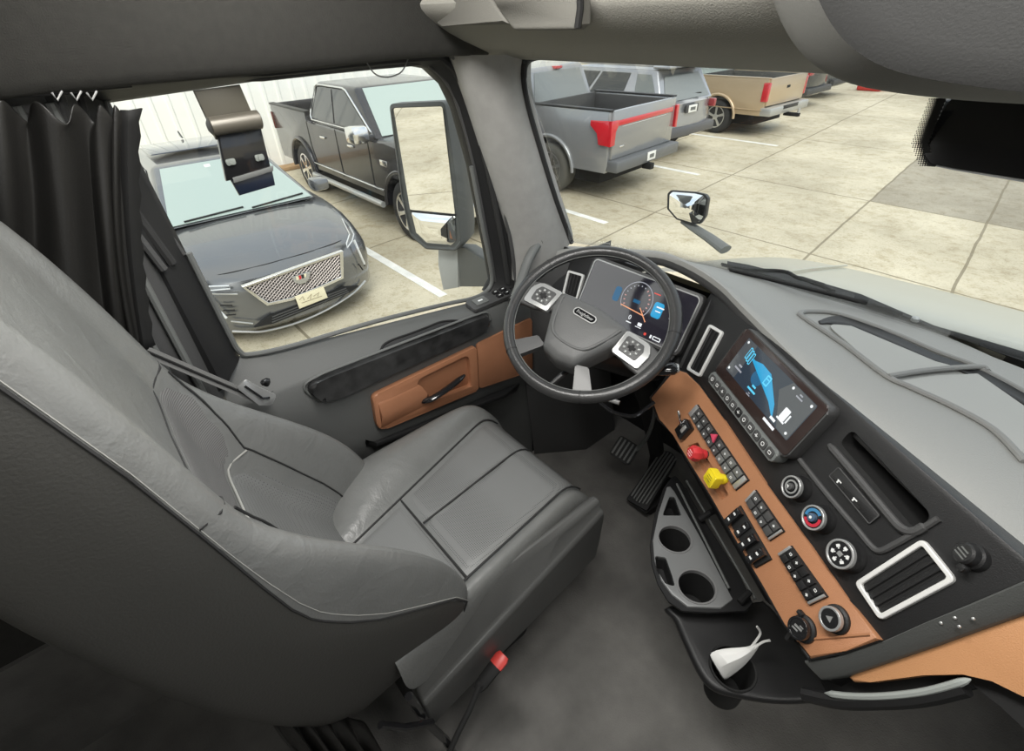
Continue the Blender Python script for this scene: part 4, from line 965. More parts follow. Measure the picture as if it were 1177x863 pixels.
mb = MB(); mb.tube([Vector((-.76, 1.10, .80)), Vector((-.77, 1.25, .5)), Vector((-.78, 1.40, .12)), Vector((-.78, 1.42, .02))], [.05, .035, .03, .04], 14); mb.build('column_shaft', 'matt_black', colm)
# ---- keys hanging behind the wheel are left to the ignition; grab handle on the A pillar
gh = smooth([AX(590, 345, -1.125), AX(594, 336, -1.13), AX(599, 322, -1.135), AX(608, 297, -1.14), AX(617, 281, -1.15)], 4)
gt = thing('grab_handle', 'grey grab handle on the pillar beside the steering wheel', 'grab handle', gh[0])
mb = MB(); mb.tube(gh, .016, 12, flat=.8); mb.build('grip', 'plastic_grey', gt, ang=80)
mb = MB(); mb.tube([gh[-1]+Vector((0, .0, .004)), gh[-1]+Vector((-.03, .035, .02))], [.02, .024], 12); mb.tube([gh[0], gh[0]+Vector((-.06, .06, -.02))], [.018, .022], 12); mb.build('mount', 'matt_black', gt)

# ================================================================= cup holder console
ZC = .45
con = thing('cup_holder_console', 'dark grey floor console with two cup holders and a bin below the switch panel', 'console', (-.25, .85, 0))
def cz(px, py, z=ZC): q = AZ(px, py, z); return (q.x, q.y)
FZ = Frame((0, 0, ZC), (1, 0, 0), (0, 0, 1))
upper = [(768, 553), (762, 562), (752, 592), (747, 628), (749, 650), (756, 672), (768, 692), (784, 703), (815, 705), (858, 703), (866, 694), (850, 660), (810, 598), (786, 558), (776, 545)]
up2 = [cz(*q) for q in upper]
ups = roundpoly(up2, .01, 3); ux = sum(p[0] for p in ups)/len(ups); uy = sum(p[1] for p in ups)/len(ups)
rows = []
for z, k in ((.02, .55), (.2, .8), (.36, .96), (.435, 1.0), (ZC-.004, 1.0), (ZC, .985)):
    g_ = (1.65-ZC)/(1.65-z); g_ = 1/g_; rows.append([((ux+(x-ux)*k)*(1+(g_-1)*.9), (uy+(y_-uy)*k)*(1+(g_-1)*.9), z) for x, y_ in ups])
mb = MB(); mb.grid(rows, closed_v=True, caps=True); cb_ = mb.build('console_body', 'plastic', con, ang=40)
plate_px = [(766, 561), (757, 590), (750, 622), (752, 645), (760, 668), (772, 684), (790, 698), (828, 700), (842, 690), (806, 622), (775, 566), (770, 560)]
pp2 = [cz(*q) for q in plate_px]
mb = MB(); mb.plate(FZ, pp2, -.01, .006, bev=.003); tp = mb.build('cup_holder_plate', mat('holder_grey', (.23, .235, .235), .42, .2), con, ang=40)
cups = [(cz(775, 621), .044), (cz(800, 675.5), .046)]
cutm = MB()
for (cx, cy), r in cups: cutm.lathe(Frame((cx, cy, ZC), (1, 0, 0), (0, 0, 1)), [(r, -.10), (r, .05)], 36)
tri = [cz(*q) for q in ((769, 572), (761, 594), (783, 594), (775, 572))]
cutm.plate(FZ, roundpoly(tri, .006), -.05, .05)
slot = [cz(*q) for q in ((752, 640), (765, 642), (772, 662), (776, 676), (764, 672), (755, 656))]
cutm.plate(FZ, roundpoly(slot, .008), -.05, .05)
bmesh.ops.recalc_face_normals(cutm.bm, faces=cutm.bm.faces)
def clone(mb): n = MB(); n.bm = mb.bm.copy(); return n
cut(cb_, clone(cutm)); cut(tp, cutm)
for (cx, cy), r in cups:
    mb = MB(); f_ = Frame((cx, cy, ZC), (1, 0, 0), (0, 0, 1)); mb.ring(f_, circ(0, 0, r+.003, 36), circ(0, 0, r-.0015, 36), -.004, .0085); mb.build('cup_ring', mat('ring_grey', (.3, .3, .3), .35, .4), con)
    mb = MB(); mb.lathe(f_, [(r-.001, .0), (r-.003, -.06), (r-.006, -.098), (.002, -.0985)], 32, caps=False); mb.build('cup_well', 'matt_black', con)
# rails beside the cups
for (a, b) in (((778, 556), (838, 676)), ((789, 552), (868, 688))):
    A, B = AZ(*a, ZC+.012), AZ(*b, ZC+.012); mb = MB(); mb.tube([A, B], .0035, 6); mb.build('console_rail', 'plastic_grey', con)
A, B = AZ(812, 590, ZC+.02), AZ(822, 600, ZC+.02)
mb = MB(); mb.tube([AZ(804, 597, ZC+.012), AZ(815, 590, ZC+.03), AZ(822, 586, ZC+.012)], .009, 8); mb.build('latch_tab', 'matt_black', con); mb = MB(); mb.tube([AZ(850, 692, ZC+.01), AZ(862, 680, ZC+.02)], .008, 8); mb.build('latch_tab', 'matt_black', con)
# lower rounded bin holding the mask
low = [(770, 694), (776, 712), (790, 745), (805, 775), (822, 792), (850, 800), (890, 806), (925, 806), (955, 802), (962, 790), (935, 762), (905, 718), (880, 690), (866, 690)]
ZB = .40
lw = [cz(*q, ZB) for q in low]
rows = []
cxy = (sum(p[0] for p in lw)/len(lw), sum(p[1] for p in lw)/len(lw))
lws = [(p.x, p.y) for p in smooth([Vector((a, b, 0)) for a, b in lw], 4, closed=True)]
for k, z in ((.30, .02), (.5, .15), (.86, .30), (1.0, .37), (.99, .392), (.955, ZB), (.9, ZB+.002)):
    g_ = (1.65-z)/(1.65-.385); g_ = 1+(g_-1)*1.12 if z < .385 else 1; rows.append([((cxy[0]+(x-cxy[0])*k)*g_, (cxy[1]+(y-cxy[1])*k)*g_, z) for x, y in lws])
mb = MB(); mb.grid(rows, closed_v=True, caps=True); lbin = mb.build('lower_bin', 'plastic', con, ang=50)
bc = cz(842, 768, ZB); BR = .05
cutm = MB(); cutm.lathe(Frame((bc[0], bc[1], ZB), (1, 0, 0), (0, 0, 1)), [(BR*.9, -.12), (BR, .05)], 36); cut(lbin, cutm)
mb = MB(); f_ = Frame((bc[0], bc[1], ZB), (1, 0, 0), (0, 0, 1)); mb.lathe(f_, [(BR+.004, .001), (BR+.002, .006), (BR-.002, .005), (BR-.003, -.02), (BR*.9-.002, -.118), (.002, -.119)], 36, caps=False); mb.build('bin_well', 'matt_black', con, ang=40)
# crumpled white mask in the bin
mk_ = thing('face_mask', 'crumpled white face mask stuffed in the floor console bin', 'face mask', (bc[0], bc[1], ZB-.06))
def mz(px, py, z): return AZ(px, py, z)
g = [[mz(814, 752, ZB+.02), mz(820, 747, ZB+.03), mz(840, 744, ZB+.05), mz(858, 744, ZB+.05), mz(870, 738, ZB+.06)],
     [mz(818, 760, ZB+.01), mz(829, 754, ZB+.035), mz(846, 751, ZB+.03), mz(861, 746, ZB+.06), mz(871, 739, ZB+.062)],
     [mz(823, 770, ZB+.0), mz(836, 762, ZB+.045), mz(852, 757, ZB+.055), mz(864, 748, ZB+.05), mz(872, 740, ZB+.064)],
     [mz(831, 782, ZB-.02), mz(842, 771, ZB+.005), mz(856, 761, ZB+.02), mz(867, 749, ZB+.045), mz(873, 741, ZB+.06)],
     [mz(833, 783, ZB-.05), mz(846, 774, ZB-.03), mz(858, 764, ZB-.01), mz(868, 751, ZB+.03), mz(873.5, 742, ZB+.055)]]
mb = MB(); mb.grid(g); mb.build('mask_cloth', 'paper', mk_, ang=25, sub=1, solid=.0015)
mb = MB(); mb.tube(smooth([mz(862, 745, ZB+.05), mz(870, 735, ZB+.07), mz(874, 727, ZB+.085), mz(870, 720, ZB+.10)], 4), .0028, 6); mb.build('ear_loop', 'paper', mk_)
mb = MB(); mb.tube(smooth([mz(866, 746, ZB+.05), mz(873, 740, ZB+.065), mz(879, 737, ZB+.075), mz(885, 736, ZB+.085)], 4), .0028, 6); mb.build('ear_loop', 'paper', mk_)
# ================================================================= pedals
ac = thing('accelerator_pedal', 'long ribbed black accelerator pedal beside the console', 'pedal', AZ(745, 560, .02))
a0, a1, a2, a3 = AZ(721, 572, .06), AZ(742, 588, .06), AZ(779, 524, .17), AZ(764, 513, .17)
fp = Frame((a0+a1+a2+a3)/4, ((a3+a2)-(a0+a1)), ((a1-a0).cross(a3-a0)) if ((a1-a0).cross(a3-a0)).z > 0 else (a3-a0).cross(a1-a0))
L = ((a3+a2)/2-(a0+a1)/2).length; Wd = ((a1-a0).length+(a2-a3).length)/2
mb = MB(); mb.plate(fp, roundpoly([(-L/2, -Wd*.58), (L/2-.02, -Wd*.45), (L/2, 0), (L/2-.02, Wd*.45), (-L/2, Wd*.58)], [.004, .02, .02, .02, .004]), -.02, 0, bev=.004); mb.build('pedal_plate', 'rubber', ac)
for i in range(6):
    v = -Wd*.42+i*Wd*.168; mb = MB(); mb.plate(fp, rrect(0, v, L*.93-abs(i-2.5)*.008, .0055, .002), 0, .006, bev=.002); mb.build('pedal_rib', 'plastic_grey', ac)
mb = MB(); mb.prism([a1+Vector((0, 0, -.012)), a0+Vector((0, 0, -.012)), Vector((a0.x, a0.y+.05, .0)), Vector((a1.x, a1.y+.05, .0))], (.02, .22, 0)); mb.build('pedal_mount', 'matt_black', ac)
bp_ = thing('brake_pedal', 'square ribbed black brake pedal hanging left of the accelerator', 'pedal', AZ(720, 515, .2))
q = [AZ(701, 521, .24), AZ(723, 535, .22), AZ(736, 513, .27), AZ(712, 500, .29)]
fb = Frame((q[0]+q[1]+q[2]+q[3])/4, q[1]-q[0], (q[1]-q[0]).cross(q[3]-q[0]))
if fb.n.z < 0: fb = Frame(fb.O, fb.e1, -fb.n)
w_, h_ = (q[1]-q[0]).length*1.0, (q[3]-q[0]).length*1.0
mb = MB(); mb.plate(fb, rrect(0, 0, w_*1.05, h_*1.05, .012), -.02, 0, bev=.004); mb.build('pedal_plate', 'rubber', bp_)
for i in range(5):
    mb = MB(); mb.plate(fb, rrect(-w_*.4+i*w_*.2, 0, .007, h_*.9, .002), 0, .006, bev=.002); mb.build('pedal_rib', 'plastic_grey', bp_)
mb = MB(); mb.tube(smooth([fb.p(w_*.3, 0, -.02), AZ(736, 512, .28), AZ(745, 500, .36), AZ(752, 478, .5), AZ(752, 462, .62)], 4), .011, 8, flat=.6); mb.build('pedal_arm', 'plastic_grey', bp_)

# ================================================================= curtain at the side of the bunk
cu_t = thing('window_curtain', 'dark folded curtain bunched at the rear of the side window', 'curtain', AX(100, 300, -1.1))
topc = [(-40, -1.165), (-5, -1.144), (12, -1.165), (28, -1.168), (48, -1.141), (64, -1.142), (84, -1.161), (97, -1.17), (108, -1.155), (119, -1.158), (127, -1.172), (132, -1.161), (137, -1.17), (142, -1.165)]
botc = [(-40, -1.165), (0, -1.137), (18, -1.161), (34, -1.168), (62, -1.134), (88, -1.134), (112, -1.161), (126, -1.17), (138, -1.151), (147, -1.155), (153, -1.172), (157, -1.161), (161, -1.17), (166, -1.167)]
P = smooth([AX(px, 113+.05*max(px, 0), x) for px, x in topc], 5); Q = smooth([AX(px, 402, x) for px, x in botc], 5)
rows = []
for i in range(19):
    t = i/18; r_ = []
    for j, (a, b) in enumerate(zip(P, Q)):
        f_ = j/len(P); q = a.lerp(b, t)
        q.x += .010*math.sin(PI*t)*math.sin(7*f_+1.2+2.2*t)+.004*math.sin(17*f_+6*t)*t
        q.y += .016*math.sin(PI*t*.9)*math.sin(5*f_+.5)
        q.z -= .016*math.exp(-t*14)*(1+math.cos(f_*34))
        r_.append(q)
    rows.append(r_)
mb = MB(); mb.grid(rows); mb.build('curtain_cloth', 'curtain', cu_t, ang=80, sub=1, solid=.003)
mb = MB()
e = [r[-1] for r in rows]; mb.grid([[p+Vector((-.004, -.006, 0)) for p in e], [p+Vector((.006, .004, 0)) for p in e], [p+Vector((-.006, .022+.002*(-1)**i, 0)) for i, p in enumerate(e)]]); mb.build('curtain_hem', 'matt_black', cu_t, ang=60, solid=.003)
for px in (66, 88, 106):  # small silver wires in place of gaps of light above the curtain
    mb = MB(); mb.tube([AX(px-6, 107, -1.09), AX(px, 115, -1.075), AX(px+5, 105, -1.09)], .0016, 6); mb.build('curtain_hook', 'silver', cu_t)
mb = MB(); mb.tube([AX(-40, 112, -1.155), AX(60, 105, -1.155), AX(150, 97, -1.165)], .006, 8); mb.build('curtain_rail', 'plastic', cu_t)

# ---- seat belt at the pillar
sb = thing('seat_belt', 'grey seat belt strap with metal tongue at the door pillar', 'seat belt', AX(230, 430, -1.17))
A, B = AX(150, 402, -1.165), AX(292, 462, -1.165)
A2, B2 = AX(152, 390, -1.17), AX(283, 447, -1.17)
mb = MB(); mb.prism([A, A2, B2, B], (.004, 0, 0)); mb.build('strap', mat('belt_webbing', (.17, .17, .165), .7, bump=.4, bscale=400), sb)
mb = MB(); mb.tube([A.lerp(A2, .55)+Vector((.005, 0, 0)), B.lerp(B2, .55)+Vector((.005, 0, 0))], .003, 6); mb.build('strap_fold', 'matt_black', sb)
fbk = Frame(AX(298, 452, -1.16), AX(312, 462, -1.16)-AX(276, 440, -1.16), (1, 0, 0))
mb = MB(); mb.plate(fbk, roundpoly([(-.055, -.016), (.02, -.024), (.045, -.008), (.035, .02), (-.01, .014), (-.055, .012)], .006), 0, .006, bev=.002); tg = mb.build('belt_tongue', 'silver', sb)
mb = MB(); mb.tube([fbk.p(-.045, -.002, .007), fbk.p(.01, -.004, .009), fbk.p(.024, .006, .008)], .003, 6); mb.build('tongue_bar', 'gloss', tg)

# ================================================================= folding device hung at the door window
XD = -1.195
dv = thing('window_shade_clip', 'dark hinged holder with a roll hanging from the door window header', 'holder', AX(265, 150, XD))
def dq(px, py, o=0): return AX(px, py, XD+o)
mb = MB(); mb.prism([dq(221, 104), dq(274, 97), dq(297, 150), dq(247, 160)], (.012, 0, 0), bev=.003); mb.build('hanging_strap', mat('holder_bronze', (.085, .078, .06), .5, .3), dv)
mb = MB(); mb.prism([dq(244, 138), dq(296, 140), dq(310, 196), dq(258, 207)], (.016, 0, 0), bev=.004); mb.build('holder_body', 'gloss', dv)
A, B = dq(241, 146, .022), dq(299, 137, .022)
mb = MB(); mb.tube([A, A.lerp(B, .02), A.lerp(B, .98), B], [.014, .017, .017, .014], 18); mb.build('roll', mat('roll_bronze', (.11, .1, .08), .4, .3), dv, ang=50)
mb = MB(); mb.tube([A-(B-A)*.04, A], [.008, .014], 12); mb.build('roll_end', 'plastic_grey', dv)
mb = MB(); mb.prism([dq(262, 203, .004), dq(311, 193, .004), dq(315, 212, .004), dq(274, 224, .004)], (.01, 0, 0), bev=.003); lf = mb.build('lower_flap', mat('flap_navy', (.012, .017, .03), .2), dv)
mb = MB(); mb.prism([dq(266, 204, .012), dq(313, 190, .012), dq(313, 196, .012), dq(268, 210, .012)], (.008, 0, 0), bev=.002); mb.build('flap_edge', 'plastic_grey', dv)
for px, py in ((265, 186), (298, 181)):
    f_ = Frame(dq(px, py, .0165), dq(px+10, py-2, .0165)-dq(px, py, .0165), (1, 0, 0)); mb = MB(); mb.plate(f_, rrect(0, 0, .018, .012, .003), 0, .003, bev=.001); mb.plate(f_, rrect(0, 0, .006, .008, .001), .003, .006); mb.build('clip', mat('clip_grey', (.22, .24, .22), .4), dv)
# thin wire loop at the header
mb = MB(); wl = smooth([AX(px, py, -1.19) for px, py in ((421, 71), (429, 83), (438, 88), (450, 88), (462, 82), (469, 68))], 5); mb.tube(wl, .0016, 6); tag(mb.build('wire_loop', 'plastic_grey'), 'thin looped wire hanging at the top corner of the door window', 'wire')

# ================================================================= overhead
M['visor'] = mat('visor_grey', (.14, .136, .12), .85, bump=.4, bscale=400)
vis = thing('sun_visor', 'grey folded sun visor under the windshield header', 'sun visor', AY(580, 15, .74))
def vq(px, py, y): return AY(px, py, y)
YV = .735
mb = MB(); mb.prism([vq(560, -12, YV+.0), vq(572, 8, YV), vq(588, 33, YV), vq(592, 35, YV), vq(660, 34.5, YV), vq(666, 28, YV), vq(667, -12, YV)], (0, .03, 0), bev=.006, seg=3); mb.build('visor_panel', 'visor', vis)
mb = MB(); mb.prism([vq(481, -12, YV), vq(500, 28, YV), vq(508, 30, YV), vq(585, 28, YV), vq(556, -12, YV)], (0, .024, 0), bev=.006, seg=3); mb.build('visor_flap', 'visor', vis)
mb = MB(); mb.tube([vq(664, 32, YV), vq(667, 10, YV), vq(667, -12, YV)], .006, 8); mb.build('visor_edge', 'matt_black', vis)
mb = MB(); mb.tube([vq(497, 30, YV), vq(481, -10, YV)], .005, 8); mb.build('visor_hinge', 'plastic', vis)
# rounded overhead pod over the centre
pod = thing('overhead_console', 'large rounded dark overhead console at the centre of the header', 'overhead console', (-.1, .95, 1.52))
cpp = [(868, -60), (876, -20), (886, 14), (897, 38), (912, 60), (930, 77), (955, 92), (988, 102), (1030, 108), (1075, 113), (1130, 117), (1200, 120), (1300, 122)]
rows = []
for px, py in cpp:
    a = AY(px, py, .70); b = AY(px+52-.03*max(0, px-950), py-max(8, 20-.04*max(0, px-900)), .62)
    rows.append([a+Vector((.03, .30, .05)), a+Vector((.004, .05, .004)), a, a.lerp(b, .3)+Vector((0, -.004, -.003)), a.lerp(b, .7)+Vector((0, -.003, 0)), b, b+Vector((.015, -.004, .012)), b+Vector((.06, .01, .1)), Vector((b.x+.08, b.y+.02, 1.97))])
mb = MB(); mb.grid([r_[:6] for r_ in rows]); mb.build('console_skin', mat('console_grey', (.15, .149, .137), .8, bump=.15, bscale=350), pod, ang=60, sub=1)
mb = MB(); mb.grid([r_[5:] for r_ in rows]); mb.build('console_face', 'pod', pod, ang=60, sub=1)
# windshield camera housing with dotted black glass border
ch = thing('camera_housing', 'gloss black sensor housing behind the windshield with a grey edge', 'camera housing', AY(1130, 160, 1.12))
def hq(px, py, y): return AY(px, py, y)
front = [(1083, 112), (1064, 165), (1063, 178), (1070, 188), (1100, 194), (1177, 206), (1240, 215), (1240, 118)]
fq = [hq(x, y, 1.075-(y-112)*.0004) for x, y in front]
mb = MB(); mb.prism(roundpoly([tuple(p) for p in fq], .012, 4), (0, .05, .0), bev=.008, seg=3); hs = mb.build('housing', 'gloss', ch)
mb = MB(); mb.tube(smooth([hq(1086, 113, 1.07), hq(1075, 140, 1.065), hq(1065, 165, 1.06), hq(1063, 176, 1.06), hq(1068, 186, 1.055), hq(1090, 192, 1.05), hq(1130, 199, 1.045), hq(1200, 211, 1.04)], 4), .0028, 6); mb.build('housing_edge', 'silver', hs)
mb = MB(); mb.prism(roundpoly([tuple(hq(x, y, 1.07)) for x, y in ((1135, 150), (1126, 166), (1124, 178), (1240, 192), (1240, 128), (1145, 133))], .01, 3), (0, .004, 0)); mb.build('lens_cover', 'matt_black', hs)
# dotted frit on the glass: rows of small printed dots
frit = MB()
for r_ in range(34):
    for c in range(7):
        py = 114+r_*2.3; px = 1088-.40*(py-112)-7*2.7+c*2.7+(r_ % 2)*1.35
        if py > 165: px += (py-165)*.75
        q = AY(px, py, 1.05); s = .0021*(.5+.12*c)
        frit.plate(Frame(q, (1, 0, 0), (0, -1, .2)), circ(0, 0, s, 6), 0, .0006)
o = frit.build('glass_frit', 'matt_black', ch); o['kind'] = 'stuff'
# ================================================================= truck outside: hood, cowl, wipers, mirrors
hoodt = thing('truck_hood', "pale reflective hood of the truck below the windshield", 'hood', (-.1, 1.9, .3))
rows = []
def hz(x, y):
    e = max(0, (abs(x+.05)-.55)/.55); z = .945-.17*(max(0, y-1.42)/.85)**1.3 if y < 2.27 else .775
    if y > 2.18: z -= .5*((y-2.18)/.3)**2
    return z-.16*e**2.4+.02*math.exp(-((x+.05)/.5)**2)
xs = [-1.16, -1.14, -1.1, -1.02, -.92, -.8, -.6, -.4, -.2, 0, .2, .4, .6, .8, 1.0, 1.1]
for y in (1.45, 1.52, 1.6, 1.75, 1.9, 2.05, 2.16, 2.24, 2.32, 2.4):
    k = 1-.10*((y-1.4)/1.0)**2
    rows.append([(-.05+(x+.05)*k, y, hz(x, y)) for x in xs])
mb = MB(); mb.grid(rows); mb.build('hood_panel', 'hood', hoodt, ang=80, sub=2)
for sg in (0,):
    mb = MB(); mb.tube(smooth([(-.62, 1.5, hz(-.62, 1.5)+.004), (-.60, 1.8, hz(-.6, 1.8)+.004), (-.56, 2.15, hz(-.56, 2.15)+.004)], 4), .004, 6); mb.build('hood_crease', 'hood', hoodt)
lowp = [(836, 312), (880, 322), (918, 334), (985, 353), (1055, 375), (1110, 397), (1177, 427), (1260, 462)]
upp = [(836, 300), (860, 304), (900, 314), (945, 325), (990, 338), (1074, 374), (1177, 404), (1260, 432)]
mb = MB(); mb.grid([[AZ(*p, .958) for p in lowp], [AZ(*p, .985).lerp(AZ(*q, .985), .5) for p, q in zip(lowp, upp)], [AZ(*q, .985) for q in upp], [AZ(*q, .985)+Vector((0, .03, -.03)) for q in upp]])
cw = mb.build('cowl', 'matt_black', hoodt, ang=50)
for pts, nm, lab in ((((829, 303), (858, 309), (900, 311), (916, 318), (940, 326), (958, 335)), 'wiper', 'black windshield wiper arm reaching toward the left of the hood'), (((838, 309), (880, 319), (926, 330), (978, 343), (1008, 352), (1036, 362)), 'wiper', 'black windshield wiper blade lying along the cowl')):
    wt = thing(nm, lab, 'wiper', AZ(*pts[2], .99))
    P = smooth([AZ(*p, 1.0+.012*(i in (2, 3))) for i, p in enumerate(pts)], 4)
    mb = MB(); mb.tube(P, [.0038+.0025*(i > len(P)*.6) for i in range(len(P))], 8); mb.build('wiper_arm', 'rubber', wt)
    mb = MB(); mb.tube([p+Vector((0, .006, -.008)) for p in P[:len(P)*2//3]], .0028, 6); mb.build('wiper_blade', 'matt_black', wt)
    q = AZ(*pts[4], 1.0); mb = MB(); mb.box(q, (.035, .014, .012), bev=.004); mb.build('wiper_joint', 'rubber', wt)
tag_q = AZ(1052, 367, .995)
mb = MB(); mb.lathe(Frame(tag_q, (1, 0, 0), (0, 0, 1)), [(.009, -.004), (.009, .004), (.004, .008)], 14); mb.build('washer_nozzle', 'silver', hoodt)
# ---- hood mirror
hm = thing('hood_mirror', 'small convex mirror on a grey arm at the front fender', 'mirror', AY(835, 282, 2.0))
fm = Frame(AY(790, 238, 2.0), (1, .12, 0), (.12, -1, .12))
ol = [fm.uv(*p) for p in ((768, 222), (772, 218.5), (800, 220.5), (811, 223), (814.5, 228), (811, 250), (806, 257), (796, 257.5), (778, 252), (767.5, 240))]
ol = roundpoly(ol, .012, 3)
mb = MB(); dome_rows = []
for k, wv in ((.05, -.075), (.6, -.065), (.9, -.04), (1.0, -.01), (1.0, .006), (.93, .006)):
    cx = sum(u for u, v in ol)/len(ol); cy = sum(v for u, v in ol)/len(ol); dome_rows.append([fm.p(cx+(u-cx)*k, cy+(v-cy)*k, wv) for u, v in ol])
mb.grid(dome_rows, closed_v=True, caps=True); mb.build('mirror_shell', 'plastic', hm, ang=50)
rows = []
for k, wv in ((.90, .0065), (.6, .012), (.3, .0155), (.02, .0165)): rows.append([fm.p(cx+(u-cx)*k, cy+(v-cy)*k, wv) for u, v in ol])
mb = MB(); mb.grid(rows, closed_v=True, caps=True); mb.build('mirror_glass', 'mirror', hm, ang=80)
mb = MB(); mb.tube([AY(786, 254, 2.02), AY(798, 262, 2.01), AY(815, 273, 2.0), AY(834, 287, 1.98)], [.022, .026, .03, .034], 12, flat=.55); mb.build('mirror_arm', 'plastic_grey', hm)
# ---- door mirror
dm = thing('door_mirror', 'tall grey truck door mirror with flat and convex glass', 'mirror', (-1.55, .95, .9))
fd2 = Frame((-1.6, .95, 1.17), (.872, .49, 0), (.49, -.872, -.02))
def mu(px, py, w=0): return fd2.uv(px, py, w)
out = roundpoly([mu(448, 119), mu(512, 116), mu(524, 200), mu(531, 280), mu(524, 288), mu(490, 286), mu(472, 270), mu(462, 226)], [.02, .02, .01, .02, .02, .03, .03, .02], 4)
cx = sum(u for u, v in out)/len(out); cy = sum(v for u, v in out)/len(out)
rows = []
for k, dx, wv in ((.3, .03, -.13), (.75, .03, -.12), (.93, .022, -.085), (1.0, .01, -.03), (1.0, 0, .004), (.965, 0, .006), (.94, 0, 0)):
    rows.append([fd2.p(cx+dx+(u-cx)*k, cy+(v-cy)*k, wv) for u, v in out])
mb = MB(); mb.grid(rows, closed_v=True, caps=True); mb.build('mirror_shell', 'plastic_grey', dm, ang=40)
mb = MB(); mb.plate(fd2, roundpoly([mu(453, 124), mu(509, 122), mu(523.5, 246), mu(472, 241)], .008), 0, .004); mb.build('flat_glass', 'mirror', dm)
cg = roundpoly([mu(472.5, 243), mu(523.8, 248), mu(525, 276), mu(519, 282), mu(490, 280), mu(478, 268)], .012, 4)
c0 = (sum(u for u, v in cg)/len(cg), sum(v for u, v in cg)/len(cg)); rows = []
for k, wv in ((1, .002), (.97, .005), (.6, .011), (.3, .0135), (.02, .0145)): rows.append([fd2.p(c0[0]+(u-c0[0])*k, c0[1]+(v-c0[1])*k, wv) for u, v in cg])
mb = MB(); mb.grid(rows, closed_v=True, caps=True); mb.build('convex_glass', 'mirror', dm, ang=80)
mb = MB(); mb.tube([fd2.p(*mu(472, 242, .004), .004), fd2.p(*mu(524, 247, .004), .004)], .0035, 6); mb.build('glass_divider', 'plastic', dm)
def my(px, py, o=0): return AP(px, py, fd2.p(0, 0, -.06+o), fd2.n)
mb = MB(); mb.prism([my(503, 283), my(526, 284), my(527, 331), my(509, 334), my(503, 305)], fd2.n*-.05, bev=.008); mb.build('mirror_bracket', mat('bracket_grey', (.55, .56, .54), .6), dm)
mb = MB(); mb.prism([my(525, 283), my(536, 284), AX(566, 303, -1.36), AX(570, 330, -1.36), my(528, 330)], (.0, .05, 0), bev=.008); mb.build('mirror_arm', 'plastic_grey', dm)
